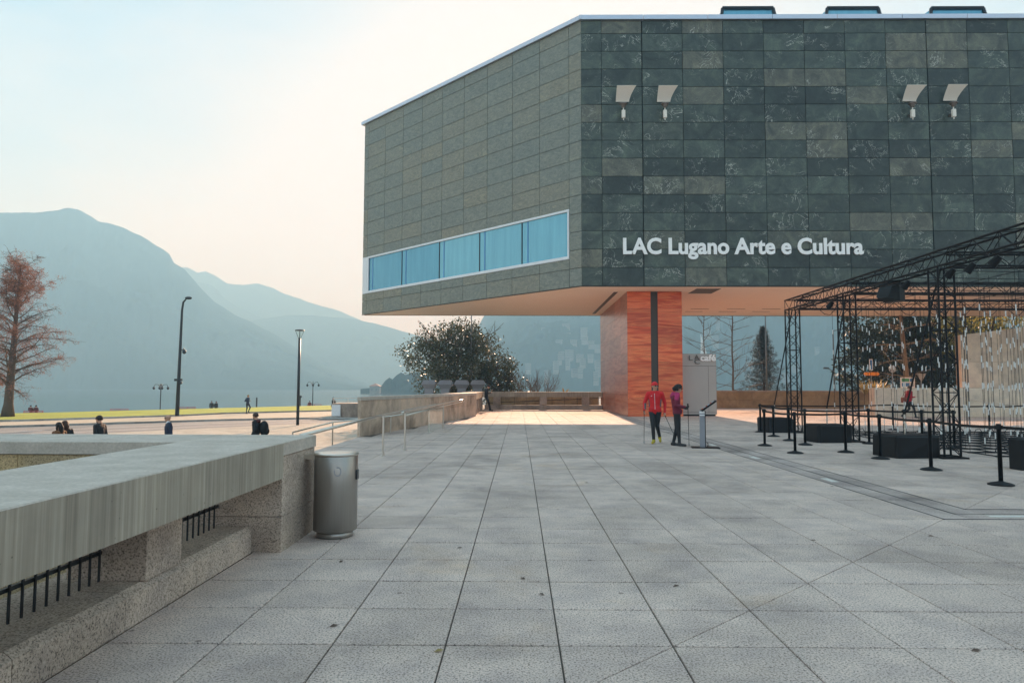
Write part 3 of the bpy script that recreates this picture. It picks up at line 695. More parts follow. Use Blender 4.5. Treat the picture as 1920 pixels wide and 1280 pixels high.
# parapet running back from that wall and along the far edge of the plaza
def open_parapet(name, label, p0, p1, zt, piers, nin, back=None):
    """beam on piers over a curb, with its inner face on the line p0-p1; nin: direction into the wall"""
    d = (p1 - p0); L = d.length; d.normalize(); o = thing(name, label, 'parapet', p0)
    def q(o_): o_.matrix_parent_inverse = Matrix.Translation(-p0); return o_
    def poly(s0, s1, a, b): return [tuple((p0 + d * s + nin * t_)[:2]) for s, t_ in ((s0, a), (s1, a), (s1, b), (s0, b))]
    m = MB(); m.prism(poly(0, L, 0, .9), zt - .36, zt); q(m.build('beam', 'board_concrete', o))
    n = max(1, round(L / 2.0))
    for i in range(n):
        m = MB(); m.prism(poly(L * i / n + .004, L * (i + 1) / n - .004, .12, .85), 0, .30); q(m.build('curb_stone', 'granite_block', o))
    for s in piers:
        m = MB(); m.prism(poly(s, s + .5, .05, .6), .303, zt - .363); q(m.build('pier', 'granite_block', o))
    m = MB(); m.prism(poly(0, L, 2.3, 2.6), -1.2, .88); q(m.build('back_wall', 'granite_tan', o))
    m = MB()
    for s in np.arange(.3, L, .9): m.tube([p0 + d * s + nin * .75 + Vector((0, 0, .3)), p0 + d * s + nin * .75 + Vector((0, 0, zt - .37))], .012, 4)
    m.tube([p0 + nin * .75 + Vector((0, 0, .42)), p0 + d * L + nin * .75 + Vector((0, 0, .8))], .022, 5); q(m.build('railing', 'pole_dark', o))
    return o
open_parapet('plaza_parapet', 'low concrete parapet with openings along the far sunlit edge of the plaza', Vector((-2.45, 48.96, 0)), Vector((5.87, 48.96, 0)), 1.235,
             [.62, 3.9, 6.9], Vector((0, 1, 0)))
open_parapet('side_parapet', 'short concrete parapet with dark openings that a man in black leans on', A_ + Vector((.0, .1, 0)), Vector((-2.45, 48.9, 0)), 1.25, [1.0, 3.4, 5.8, 8.2], Vector((-1, 0, 0)))
# granite wall right of the kiosk
rw = thing('boundary_wall', 'olive granite block wall along the plaza behind the cafe kiosk', 'wall', (9.5, 53.2, 0))
zt = pxY(1450, 732, 53.2).z
for j, (z0, z1) in enumerate(((0, .62), (.62, zt - .1))):
    x = 8.9 - (.6 if j else 0)
    while x < 29.5:
        m = MB(); m.box(max(x, 8.9) + .006, x + 1.9 - .006, 53.2 + rng.uniform(0, .012), 53.9, z0 + .005, z1 - .005); o = m.build('block', 'granite_tan', rw); o.matrix_parent_inverse = Matrix.Translation((-9.5, -53.2, 0)); x += 1.9
m = MB(); m.box(8.85, 30, 53.17, 53.93, zt - .1, zt); o = m.build('coping', 'granite_block', rw); o.matrix_parent_inverse = Matrix.Translation((-9.5, -53.2, 0))
lw = thing('pale_wall', 'pale granite wall behind the hanging light tubes where a woman in red passes', 'wall', (19.6, 38.5, 0))
x = 19.6
while x < 44:
    m = MB(); m.box(x + .006, x + 3.0 - .006, 38.5 + rng.uniform(0, .006), 39.1, 0, 1.585); o = m.build('panel', 'pale_stone', lw); o.matrix_parent_inverse = Matrix.Translation((-19.6, -38.5, 0)); x += 3.0
tw = thing('tall_slab_wall', 'tall pale stone slab wall with a sloping top behind the light installation', 'wall', (25.6, 40.2, 0))
xa = pxY(1803, 700, 40.2).x; z1 = pxY(1803, 678, 40.2).z; za = pxY(1803, 628, 40.2).z; zb = pxY(1920, 614, 40.2).z; sl_ = (zb - za) / (pxY(1920, 700, 40.2).x - xa)
for i in range(5):
    x0, x1 = xa + 3.2 * i + .006, xa + 3.2 * (i + 1) - .006
    for k in (0, 1, 2):
        m = MB()
        if k < 2: m.box(x0, x1, 40.2, 40.7, (0, 1.59)[k] + .005, (1.585, z1)[k] - .005)
        else:
            t0, t1 = za + sl_ * (x0 - xa), za + sl_ * (x1 - xa)
            m.add([(x0, 40.2, z1 + .005), (x1, 40.2, z1 + .005), (x1, 40.7, z1 + .005), (x0, 40.7, z1 + .005), (x0, 40.2, t0), (x1, 40.2, t1), (x1, 40.7, t1), (x0, 40.7, t0)],
                  [(0, 3, 2, 1), (4, 5, 6, 7), (0, 1, 5, 4), (1, 2, 6, 5), (2, 3, 7, 6), (3, 0, 4, 7)])
        o = m.build('panel', 'pale_stone', tw); o.matrix_parent_inverse = Matrix.Translation((-25.6, -40.2, 0))
# ================================================================ LANDSCAPE
def vnoise(nu, nt, octs, seed, f0=4, asp=.5, gain=.55):
    rs = np.random.RandomState(seed); out = np.zeros((nt, nu)); amp = 1.0
    for o in range(octs):
        a, b = int(f0 * 2 ** o) + 2, max(2, int(f0 * asp * 2 ** o)) + 2; g_ = rs.uniform(-1, 1, (b, a))
        x = np.linspace(0, a - 1.001, nu); y = np.linspace(0, b - 1.001, nt); xi, yi = x.astype(int), y.astype(int); fx, fy = x - xi, y - yi
        fx = fx * fx * (3 - 2 * fx); fy = fy * fy * (3 - 2 * fy); fx = fx[None, :]; fy = fy[:, None]
        out += amp * ((g_[np.ix_(yi, xi)] * (1 - fx) + g_[np.ix_(yi, xi + 1)] * fx) * (1 - fy) + (g_[np.ix_(yi + 1, xi)] * (1 - fx) + g_[np.ix_(yi + 1, xi + 1)] * fx) * fy); amp *= gain
    return out
def hill(name, prof, d0, d1, seed, rough=1.0, rows=56, step=3.0):
    """wooded terrain whose skyline passes through the given photo pixels: shore at d0, ridge at d1 metres"""
    us = np.arange(prof[0][0], prof[-1][0] + 1, step); vs = np.interp(us, [p[0] for p in prof], [p[1] for p in prof]); nU = len(us)
    T = np.concatenate([np.linspace(0, 1, rows), [1.08, 1.25, 1.5]]); nT = len(T)
    wide = max(3, nU / 70); rel = vnoise(nU, nT, 6, seed, wide, .35); rel2 = vnoise(nU, nT, 5, seed + 50, wide * 1.5, .3, .6); jag = vnoise(nU, 2, 7, seed + 90, wide * 2)[0]
    V = []; rnd_ = np.random.RandomState(seed + 7).uniform(-1, 1, (nT, nU)); rays = [ray(u_, v_) for u_, v_ in zip(us, vs)]
    for ti, t_ in enumerate(T):
        for i in range(nU):
            d = rays[i]; L = math.hypot(d.x, d.y); hx, hy = d.x / L, d.y / L
            top = H + d1 * d.z / L + 5; bell = math.sin(math.pi * min(t_, 1))
            dist = d0 + (d1 - d0) * t_ + (d1 - d0) * .09 * rel2[ti, i] * bell
            zz = top * (t_ ** 1.2 if t_ <= 1 else 1 - (t_ - 1) * 1.2) + top * .10 * rough * rel[ti, i] * bell + rough * jag[i] * min(6, top * .014) * t_ + rough * rnd_[ti, i] * 2.2 * min(1, top / 150) * bell ** .5
            V.append((hx * dist, hy * dist, zz - 5))
    Fq = [(r * nU + i, r * nU + i + 1, (r + 1) * nU + i + 1, (r + 1) * nU + i) for r in range(nT - 1) for i in range(nU - 1)]
    m = MB(); m.add(V, Fq); return struct(m.build(name, 'forest', None, True))
hill('hills', [(-700, 520), (-400, 440), (-150, 404), (0, 399), (70, 399), (100, 395), (128, 392), (152, 396), (185, 413), (235, 428), (290, 458), (317, 473), (326, 490), (347, 503), (372, 535), (402, 566), (440, 590), (464, 601), (505, 622), (560, 655), (620, 690), (700, 722), (760, 730)], 1250, 1950, 3)
hill('hills', [(330, 640), (420, 610), (462, 602), (500, 597), (540, 591), (600, 594), (660, 598), (700, 605), (740, 616), (800, 634), (900, 660), (1000, 690), (1100, 715), (1250, 730)], 1900, 2450, 5)
hill('hills', [(250, 520), (330, 515), (352, 522), (372, 527), (395, 531), (407, 541), (420, 558), (450, 578), (480, 592), (520, 606), (640, 640), (760, 700)], 2400, 2700, 8)
hill('hills', [(240, 500), (352, 503), (370, 512), (386, 507), (402, 514), (425, 528), (455, 531), (485, 529), (512, 537), (533, 549), (580, 566), (640, 585), (760, 640), (900, 700)], 2650, 2900, 11)
HR = [(840, 722), (862, 690), (880, 648), (893, 617), (905, 595), (930, 560), (1000, 500), (1100, 450), (1300, 420), (1500, 440), (1700, 470), (1950, 520), (2300, 600), (2700, 720)]
hill('hills', HR, 900, 1600, 14)
# apartment houses on the near hillside
hr_ = random.Random(4); HB = []
while len(HB) < 46:
    u, v = hr_.choice((hr_.uniform(985, 1126), hr_.uniform(1040, 1126), hr_.uniform(1290, 1600))), hr_.uniform(612, 718)
    if all(abs(u - q[0]) > 9 or abs(v - q[1]) > 9 for q in HB): HB.append((u, v, hr_.uniform(7, 15)))
for i, (u, v, w) in enumerate(HB):
    tv = np.interp(u, [q[0] for q in HR], [q[1] for q in HR]); tp_ = 1600 * (724.5 - tv) / F; t_ = min(np.linspace(.01, 1, 400), key=lambda q: abs(tp_ * q ** 1.2 - 5 - (900 + 700 * q) * (724.5 - v) / F)); D_ = 900 + 700 * t_ - 22; p = pxY(u, v, D_); wm = w * D_ / F; fl = 2 + i % 3; hm = fl * 3.1
    o = thing('apartment_house', 'pale apartment house with rows of windows on the hazy hillside', 'house', (p.x, p.y, p.z - 6), rng.uniform(-.3, .3), 'houses on the hazy hillside')
    m = MB(); m.box(-wm / 2, wm / 2, 0, wm * .6, 0, hm + 6); m.build('wall', 'hill_house', o)
    m = MB(); m.box(-wm / 2 - .6, wm / 2 + .6, -.6, wm * .6 + .6, hm + 6, hm + 6.6); m.build('roof', 'hill_house', o)
    for k in range(fl):
        m = MB(); m.box(-wm * .44, wm * .44, -.15, .05, 6.9 + 3.1 * k, 8.5 + 3.1 * k); m.build('window_band', 'hill_window', o)
# headland with a small boathouse
hill('headland', [(676, 729), (690, 727.5), (706, 726), (716, 722), (722, 714), (730, 708), (736, 711), (744, 703), (752, 699), (760, 703), (775, 697), (800, 700), (830, 712), (870, 728)], 560, 640, 21, 1.6, 20, 1.0)
p = pxY(702, 726.5, 560); o = thing('boathouse', 'small square boathouse on the tip of the headland across the water', 'house', (p.x, p.y, -4.4))
m = MB(); m.box(-4, 4, 0, 7, -1, 6.2); m.build('wall', 'hill_house', o)
m = MB(); m.add([(-4.6, -.6, 6.2), (4.6, -.6, 6.2), (4.6, 7.6, 6.2), (-4.6, 7.6, 6.2), (0, 3.5, 8.4)], [(0, 1, 4), (1, 2, 4), (2, 3, 4), (3, 0, 4), (3, 2, 1, 0)]); m.build('roof', 'roof_tile', o)
for x in (-2, 1.6):
    m = MB(); m.box(x - .5, x + .5, -.05, .05, 2.5, 4.2); m.build('window', 'hill_window', o)
# haze over the lake: one even body of air
m = MB(); m.box(-4200, 4200, -260, 4250, -10.5, 540); hz = m.build('haze', 'joint'); hz.data.materials.clear()
hm = bpy.data.materials.new('haze'); hm.use_nodes = True; hn = hm.node_tree.nodes; hn.remove(hn['Principled BSDF'])
pv = hn.new('ShaderNodeVolumePrincipled'); pv.inputs['Color'].default_value = (.44, .76, 1.0, 1); pv.inputs['Density'].default_value = .00075; pv.inputs['Absorption Color'].default_value = (1, 1, 1, 1); pv.inputs['Anisotropy'].default_value = -.25
hm.node_tree.links.new(pv.outputs[0], hn['Material Output'].inputs['Volume']); hz.data.materials.append(hm); hz['kind'] = 'stuff'
# ================================================================ TREES AND PLANTS
def curved(p, d, L, rs, n=5, droop=0.0, wob=.12):
    pts = [Vector(p)]; d = Vector(d).normalized()
    for i in range(n):
        d = (d + Vector((rs.uniform(-wob, wob), rs.uniform(-wob, wob), rs.uniform(-wob, wob) - droop))).normalized()
        pts.append(pts[-1] + d * L / n)
    return pts, d
def grow(mb, rs, p, d, L, r, lv, tips, kids=(3, 4), spread=.7, upb=.15, droop=0.0, shrink=.66, rmin=.006):
    pts, dd = curved(p, d, L, rs, 4, droop)
    n = 7 if r > .06 else (5 if r > .02 else 3)
    mb.tube(pts, [max(rmin * .6, r * (1 - .45 * i / 4)) for i in range(5)], n, cap=False)
    if lv == 0: tips.append((pts[-1], dd)); tips.append((pts[-2], dd)); return
    for k in range(rs.randint(*kids)):
        t_ = rs.uniform(.35, 1.0); i = min(3, int(t_ * 4)); q = pts[i].lerp(pts[i + 1], t_ * 4 - i)
        a = rs.uniform(0, 2 * math.pi); o = Vector((math.cos(a), math.sin(a), rs.uniform(-.2, .5)))
        nd = (dd * (1 - spread * .5) + o * spread + Vector((0, 0, upb))).normalized()
        grow(mb, rs, q, nd, L * shrink * rs.uniform(.75, 1.1), max(rmin, r * .52), lv - 1, tips, kids, spread, upb, droop, shrink, rmin)
    grow(mb, rs, pts[-1], (dd + Vector((rs.uniform(-.25, .25), rs.uniform(-.25, .25), upb))).normalized(), L * shrink, max(rmin, r * .55), lv - 1, tips, kids, spread, upb, droop, shrink, rmin)
def leaves(C, n_each, rad, size, rs, asp=.45, up=0.0):
    """n_each leaf quads round each of the clump centres C -> (n,4,3)"""
    C = np.repeat(np.asarray(C, dtype=float), n_each, axis=0); n = len(C)
    P = C + rs.normal(size=(n, 3)) * rad * .55
    a = rs.normal(size=(n, 3)); a[:, 2] += up; a /= np.linalg.norm(a, axis=1)[:, None]
    b = np.cross(a, rs.normal(size=(n, 3))); b /= np.linalg.norm(b, axis=1)[:, None]
    L = (size * rs.uniform(.6, 1.25, n))[:, None]
    return np.stack([P - a * L * .5, P + b * L * asp * .5, P + a * L * .5, P - b * L * asp * .5], axis=1)
def tree_thing(name, label, base, group=None): return thing(name, label, 'tree', base, 0, group)
# -- magnolia behind the wall (two crowns), trunk and limbs seen through the gaps
def magnolia(base, w, htot, label, seed, nclump, z0):
    rs = random.Random(seed); ns = np.random.RandomState(seed); o = tree_thing('magnolia_tree', label, base)
    mb = MB(); tips = []
    mb.tube([(0, 0, 0), (.05, 0, htot * .3), (0, .05, htot * .55)], [.22, .17, .10], 8)
    for k in range(9):
        a = k * 2.4; grow(mb, rs, (0, 0, htot * (.22 + .05 * k)), (math.cos(a), math.sin(a), .7), w * .33, .085, 2, tips, (2, 3), .6, .2)
    mb.build('trunk', 'bark', o, True)
    C = []
    while len(C) < nclump:
        q = ns.uniform(-1, 1, 3); r = np.linalg.norm(q)
        if r > 1: continue
        if r < .45 and ns.rand() < .75: continue
        az = math.atan2(q[1], q[0]); lump = 1 + .13 * math.sin(3 * az + seed) + .10 * math.sin(7 * q[2] + 2 * az)
        x, y = q[0] * w / 2 * lump, q[1] * w / 2 * lump; z = z0 + (htot - z0) * (.5 + .5 * q[2] * lump)
        if q[2] < -.3: x *= .95; y *= .95
        C.append((x, y, z))
    C = np.array(C)
    quads('crown', leaves(C, 46, .55, .23, ns, .48, .3), 'leaf_magnolia', o)
    return o
p = pxY(852, 735, 58); zt = pxY(862, 604, 58).z
magnolia((p.x, 58, ZS), 7.9, zt - ZS, 'large round evergreen magnolia behind the granite wall and the vents', 4, 430, 1.4)
p = pxY(938, 735, 57); magnolia((p.x, 57, ZS), 3.2, pxY(945, 668, 57).z - ZS, 'smaller evergreen magnolia crown behind the man leaning on the parapet', 9, 110, 1.0)
# -- bald cypress on the lawn, at the left
cb = px(14, 781, ZS + .2); rs = random.Random(31); ns = np.random.RandomState(31)
o = tree_thing('cypress_tree', 'tall half bare tree with rusty red foliage on the lawn by the lake', (cb.x, cb.y, cb.z)); HT = 12.2
mb = MB(); trunk = [Vector((.012 * k * k * .06 + .045 * k * .7, 0, HT * k / 12)) for k in range(13)]
mb.tube(trunk, [.52 if k == 0 else .36 * (1 - k / 12.6) + .015 for k in range(13)], 10); tips = []; clumps = []
for k in range(58):
    f_ = .17 + .82 * (k / 58) ** .95; i = min(11, int(f_ * 12)); q = trunk[i].lerp(trunk[i + 1], f_ * 12 - i)
    a = k * 2.39996 + rs.uniform(-.6, .6); L = (4.7 * (1 - f_) ** .42 * (.72 + .28 * math.sin(min(1, f_ * 2.6) * math.pi / 2)) + .5) * rs.uniform(.6, 1.12)
    pts, dd = curved(q, (math.cos(a), math.sin(a), .30 + .75 * f_ + rs.uniform(-.15, .25)), L, rs, 8, .05, .16)
    r0 = .085 * (1 - f_) + .018; mb.tube(pts, [r0 * (1 - .82 * j / 8) for j in range(9)], 5, cap=False)
    rusty = rs.random() < .42
    for j in range(2, 9):
        for s_ in range(4):
            b = rs.uniform(0, 2 * math.pi); dv = (dd * .6 + Vector((math.cos(b), math.sin(b), rs.uniform(-.6, .7)))).normalized()
            l2 = rs.uniform(.35, 1.15) * (1 - .3 * f_); p2, d2 = curved(pts[j].lerp(pts[j - 1], rs.random()), dv, l2, rs, 4, .05, .3); mb.tube(p2, [.016, .013, .010, .008, .006], 3, cap=False)
            for _ in range(3):
                p3, _d = curved(p2[rs.randint(1, 4)], (d2 + Vector((rs.uniform(-.9, .9), rs.uniform(-.9, .9), rs.uniform(-.7, .6)))), l2 * rs.uniform(.35, .7), rs, 2, .1, .3); mb.tube(p3, [.009, .007, .005], 3, cap=False)
                if rusty and rs.random() < .8 or rs.random() < .16: clumps.append(tuple(p3[-1])); clumps.append(tuple(p3[1]))
mb.build('trunk', 'bark', o, True)
quads('crown', leaves(clumps, 8, .22, .10, ns, .4, -.2), 'leaf_rust', o)
# -- bare shrub tree behind the far parapet
def bare(name, label, base, ht, seed, stems, lv, spread, r, lean=.5, upb=.25, mat='bark_grey', shrink=.68, kids=(3, 4)):
    rs = random.Random(seed); o = tree_thing(name, label, base); mb = MB(); tips = []
    for k in range(stems):
        a = 2 * math.pi * k / stems + rs.uniform(-.3, .3); l_ = lean if stems > 1 else .05
        grow(mb, rs, (.1 * math.cos(a) * (stems > 1), .1 * math.sin(a) * (stems > 1), 0), (l_ * math.cos(a), l_ * math.sin(a), 1), ht * .38, r, lv, tips, kids, spread, upb, 0, shrink, .007)
    mb.build('trunk', mat, o, True); return o, tips
p = pxY(1003, 735, 56); bare('bare_shrub', 'bare grey many stemmed shrub behind the far parapet', (p.x, 56, -.2), 4.1, 5, 7, 3, .5, .05, .75)
# two young trees with level branches behind the kiosk
def young(label, u, ytop, Y, seed, r=.09):
    rs = random.Random(seed); p = pxY(u, 735, Y); ht = pxY(u, ytop, Y).z - ZS; o = tree_thing('bare_tree', label, (p.x, Y, ZS)); mb = MB(); tips = []
    tk = [Vector((rs.uniform(-.05, .05), 0, ht * k / 8)) for k in range(9)]; mb.tube(tk, [r * (1 - .8 * k / 8) for k in range(9)], 8)
    for k in range(26):
        f_ = .22 + .74 * k / 26; q = tk[int(f_ * 8)].lerp(tk[min(8, int(f_ * 8) + 1)], f_ * 8 % 1); a = k * 2.4 + rs.uniform(-.4, .4)
        grow(mb, rs, q, (math.cos(a), math.sin(a), .35), (2.6 * (1 - f_) + .7), .028, 1, tips, (3, 4), .5, .12, 0, .5, .006)
    mb.build('trunk', 'bark_grey', o, True)
young('slender bare tree behind the cafe kiosk, beside the white sail', 1322, 560, 60, 3); young('bare tree with level branches between the cafe kiosk and the fir tree', 1375, 540, 58, 8, .11)
# -- blue fir
p = pxY(1433, 735, 62); rs = random.Random(12); ns = np.random.RandomState(12); ht = pxY(1430, 612, 62).z - ZS
o = tree_thing('fir_tree', 'dark bluish conifer behind the boundary wall next to a tall pole', (p.x, 62, ZS)); mb = MB(); mb.tube([(0, 0, 0), (0, 0, ht)], [.16, .02], 7); C = []; 
for k in range(150):
    f_ = .06 + .93 * (k / 150) ** .9; a = k * 2.4; L = 2.7 * (1 - f_) ** .9 * rs.uniform(.7, 1.15) + .04
    pts, dd = curved((0, 0, ht * f_), (math.cos(a), math.sin(a), .05), L, rs, 4, -.05, .05); mb.tube(pts, [.022, .018, .014, .01, .006], 3, cap=False)
    for j in range(1, 5):
        for s_ in range(3): w_ = .25 + .75 * (1 - f_); C.append(tuple(pts[j] + Vector((rs.uniform(-.16, .16) * w_, rs.uniform(-.16, .16) * w_, rs.uniform(-.14, .06)))))
mb.build('trunk', 'bark', o, True); quads('crown', leaves(C, 13, .17, .2, ns, .16, -.2), 'needle_blue', o)
# -- dark evergreen mass and the yellowing tree behind the light installation
def broadleaf(label, cx, Y, ztop, zbot, w, seed, n, mat, leaf, nl=30, trunk='bark', dpt=.7, clr=.55):
    rs = random.Random(seed); ns = np.random.RandomState(seed); o = tree_thing('broadleaf_tree', label, (cx, Y, ZS)); mb = MB(); tips = []; ht = ztop - ZS
    mb.tube([(0, 0, 0), (.08, 0, ht * .4), (0, 0, ht * .7)], [.24, .18, .1], 8)
    for k in range(8):
        a = k * 2.4; grow(mb, rs, (0, 0, ht * (.25 + .06 * k)), (math.cos(a), math.sin(a) * dpt, .6), w * .28, .08, 2, tips, (2, 3), .6, .2)
    mb.build('trunk', trunk, o, True); C = []
    while len(C) < n:
        q = ns.uniform(-1, 1, 3)
        if np.linalg.norm(q) > 1: continue
        l_ = 1 + .14 * math.sin(4 * q[0] + seed) + .12 * math.sin(6 * q[2] + 3 * q[0])
        C.append((q[0] * w / 2 * l_, q[1] * w / 2 * dpt, (zbot - ZS) + (ztop - zbot) * (.5 + .5 * q[2] * l_)))
    quads('crown', leaves(C, nl, clr, leaf, ns, .5, .2), mat, o); return o
x0 = pxY(1690, 650, 60).x
broadleaf('dense dark evergreen tree behind the hanging tubes and road signs', x0, 60, 9.2, -.6, 10.5, 3, 460, 'leaf_dark', .30, 52)
broadleaf('dark evergreen tree partly hidden by the tall slab wall', x0 + 7.2, 63, 9.6, -.6, 9, 6, 300, 'leaf_dark', .30, 48)
broadleaf('sunlit yellow green tree rising above the tall slab wall', pxY(1860, 600, 56).x, 56, 9.0, 3.0, 9.5, 5, 170, 'leaf_yellow', .24, 26)
p = pxY(1706, 735, 50); rs = random.Random(77); o = tree_thing('bare_tree', 'bare tree with a pale ochre trunk in front of the dark evergreen', (p.x, 50, ZS)); mb = MB(); tips = []
tk = [Vector((-.07 * k, 0, 1.15 * k)) for k in range(9)]; mb.tube(tk, [.26, .21, .19, .18, .17, .15, .12, .09, .05], 9); mb.build('trunk', 'bark_pale', o, True); mb = MB()
for k in range(15):
    f_ = .33 + .6 * k / 15; a = k * 2.4; q = tk[int(f_ * 8)]
    grow(mb, rs, q, (math.cos(a), math.sin(a), .25), 1.5, .035, 2, tips, (3, 4), .65, .0, .05, .62, .007)
mb.build('limbs', 'bark_pale', o, True)
p = pxY(1522, 735, 57); bare('bare_shrub', 'small bare crooked shrub above the boundary wall between the trusses', (p.x, 57, -.3), 2.4, 15, 5, 2, .7, .035, .9, .1)
# spiky plants
def agave(u, Y, z, n, L, label, seed):
    rs = random.Random(seed); p = pxY(u, 728, Y); m = MB()
    for k in range(n):
        a = rs.uniform(0, 2 * math.pi); e_ = rs.uniform(.5, 1.3); l_ = L * rs.uniform(.6, 1.1); w = .05
        d = Vector((math.cos(a) * math.cos(e_), math.sin(a) * math.cos(e_), math.sin(e_))); s_ = Vector((-math.sin(a), math.cos(a), 0)) * w
        q1 = d * l_ * .5 + Vector((0, 0, .05)); q2 = d * l_ - Vector((0, 0, .08 * l_))
        m.add([-s_ * .6, s_ * .6, q1 + s_, q1 - s_, q2], [(0, 1, 2, 3), (3, 2, 4)])
    o = m.build('agave_plant', 'leaf_agave'); o.location = (p.x, Y, z); tag(o, label, 'plant')
agave(1059, 52.5, .75, 26, .9, 'small spiky plant poking up behind the far parapet', 2)
for i, (u, lb) in enumerate(((1637, 'yellow spiky plant above the boundary wall under the orange sign'), (1653, 'yellow spiky plant beside the round traffic sign'), (1622, 'yellow spiky plant at the end of the boundary wall by the truss'))): agave(u, 48 + i, 1.1, 46, 1.25, lb, 5 + i)
# ================================================================ VENTS, LAMPS, POLES, SIGNS
for i, u in enumerate((805, 835.5, 866, 896)):
    p = pxY(u, 735, 52.5); zt = pxY(u, 712.5, 52.5).z
    o = thing('ventilation_cowl', ['grey mushroom shaped ventilation cowl behind the granite wall, farthest from the leaning man', 'grey ventilation cowl behind the wall, second from the outer end', 'grey ventilation cowl behind the wall, just before the tall pole', 'grey ventilation cowl behind the wall, next to the leaning man'][i], 'vent', (p.x, 52.5, ZS), 0, 'ventilation cowls behind the wall')
    def sq(m, prof):
        vs = [(sx * r, sy * r, z) for r, z in prof for sx, sy in ((-1, -1), (1, -1), (1, 1), (-1, 1))]; k = len(prof)
        m.add(vs, [(i_ * 4 + j, i_ * 4 + (j + 1) % 4, (i_ + 1) * 4 + (j + 1) % 4, (i_ + 1) * 4 + j) for i_ in range(k - 1) for j in range(4)] + [tuple(range((k - 1) * 4, k * 4))])
    z = zt - ZS; m = MB(); sq(m, [(.32, 0), (.32, z - .62)]); m.build('stem', 'vent_grey', o)
    m = MB(); sq(m, [(.33, z - .63), (.50, z - .36), (.54, z - .34), (.54, z - .26), (.40, z)]); m.build('cap', 'vent_grey', o)
# modern lamp with a conical head
def up(o): return o
p = px(558, 796.5, ZS); zt = pxY(558, 617, p.y).z - ZS; o = thing('street_lamp', 'slim black street lamp with a conical glass head on the sunlit pavement', 'lamp', (p.x, p.y, ZS))
m = MB(); m.tube([(0, 0, 0), (0, 0, zt - .62)], [.105, .085], 10); m.build('pole', 'pole_dark', o, True)
m = MB(); m.lathe([(.06, zt - .66), (.30, zt - .12)], 16); m.build('lamp_glass', 'clear_glass', o, True)
m = MB(); m.lathe([(.0, zt), (.30, zt - .05), (.33, zt - .10), (.30, zt - .12), (0, zt - .11)], 16); 
for k in range(4): a = k * math.pi / 2 + .4; m.tube([(.07 * math.cos(a), .07 * math.sin(a), zt - .66), (.29 * math.cos(a), .29 * math.sin(a), zt - .11)], .015, 4)
m.build('lamp_head', 'pole_dark', o)
p = px(332, 779.5, ZS + .2); zt = pxY(337, 560, p.y).z - p.z; o = thing('street_lamp', 'tall grey street light with an arm and two cameras at the edge of the lawn', 'lamp', p)
m = MB(); m.tube([(0, 0, 0), (.05, 0, zt * .4), (.12, 0, zt * .9), (.2, 0, zt - .3), (.45, 0, zt)], [.17, .13, .09, .08, .06], 9); m.build('pole', 'pole_dark', o, True)
m = MB(); m.ball((.62, 0, zt + .06), (.30, .16, .13)); m.build('lamp_head', 'pole_dark', o, True)
m = MB(); m.tube([(.05, 0, zt * .55), (.4, 0, zt * .57)], .04, 5); m.ball((.42, 0, zt * .545), (.16, .16, .19)); m.build('camera', 'pole_dark', o, True)
m = MB(); m.box(-.3, .3, -.1, .1, zt * .295, zt * .315); m.ball((.22, 0, zt * .28), .12); m.build('bracket', 'pole_dark', o)
for i, (u, v, Y) in enumerate(((302, 718, 84), (587, 714, 99))):
    p = pxY(u, v, Y); z = p.z + 1.9; o = thing('lake_lamp', 'ornate promenade lamp with curled arms ' + ('near the tall street light' if i == 0 else 'near the red bench and the terrace box'), 'lamp', (p.x, Y, -1.9))
    m = MB(); m.lathe([(.14, 0), (.14, .5), (.07, .6), (.055, z - .5), (.08, z - .45), (.03, z - .1), (0, z)], 8); m.build('pole', 'pole_dark', o)
    for k in range(4):
        a = k * math.pi / 2 + .3; c, s_ = math.cos(a), math.sin(a); m = MB()
        m.tube([(0, 0, z - .7), (.3 * c, .3 * s_, z - .2), (.62 * c, .62 * s_, z - .15), (.78 * c, .78 * s_, z - .42)], .03, 5); ar = m.build('arm', 'pole_dark', o)
        m = MB(); m.lathe([(.03, z - .42), (.15, z - .55), (.16, z - .62), (.08, z - .78), (0, z - .8)], 8, (.78 * c, .78 * s_, 0)); m.build('lantern', 'pole_dark', ar)
for u, vt, Y, r, lb in ((883, 585, 56, .06, 'tall grey flagpole in front of the magnolia'), (1438, 585, 60, .09, 'tall grey pole in front of the blue fir tree')):
    p = pxY(u, 735, Y); m = MB(); zt = pxY(u, vt, Y).z + 2; m.tube([(0, 0, 0), (0, 0, zt - ZS)], [r, r * .6], 8); o = m.build('flagpole', 'pole_grey', None, True); o.location = (p.x, Y, ZS); tag(o, lb, 'pole')
p = pxY(1565, 735, 66); zt = pxY(1565, 620, 66).z - ZS; o = thing('street_lamp', 'thin grey road lamp with two arms beyond the boundary wall', 'lamp', (p.x, 66, ZS))
m = MB(); m.tube([(0, 0, 0), (0, 0, zt)], [.1, .06], 7); m.build('pole', 'pole_grey', o)
m = MB(); m.tube([(0, 0, zt), (.9, 0, zt + .15)], .05, 5); m.box(.8, 1.3, -.1, .1, zt + .1, zt + .2); m.build('arm', 'pole_grey', o)
m = MB(); m.tube([(0, 0, zt * .52), (-.6, 0, zt * .56)], .04, 5); m.box(-1.0, -.5, -.1, .1, zt * .55, zt * .57); m.build('arm', 'pole_grey', o)
def sign(u, vt, Y, name, label, fn):
    p = pxY(u, vt, Y); o = thing(name, label, 'sign', (p.x, Y, ZS)); z = p.z - ZS
    m = MB(); m.tube([(0, 0.03, 0), (0, .03, z)], .035, 6); m.build('post', 'pole_grey', o); fn(o, z); return o
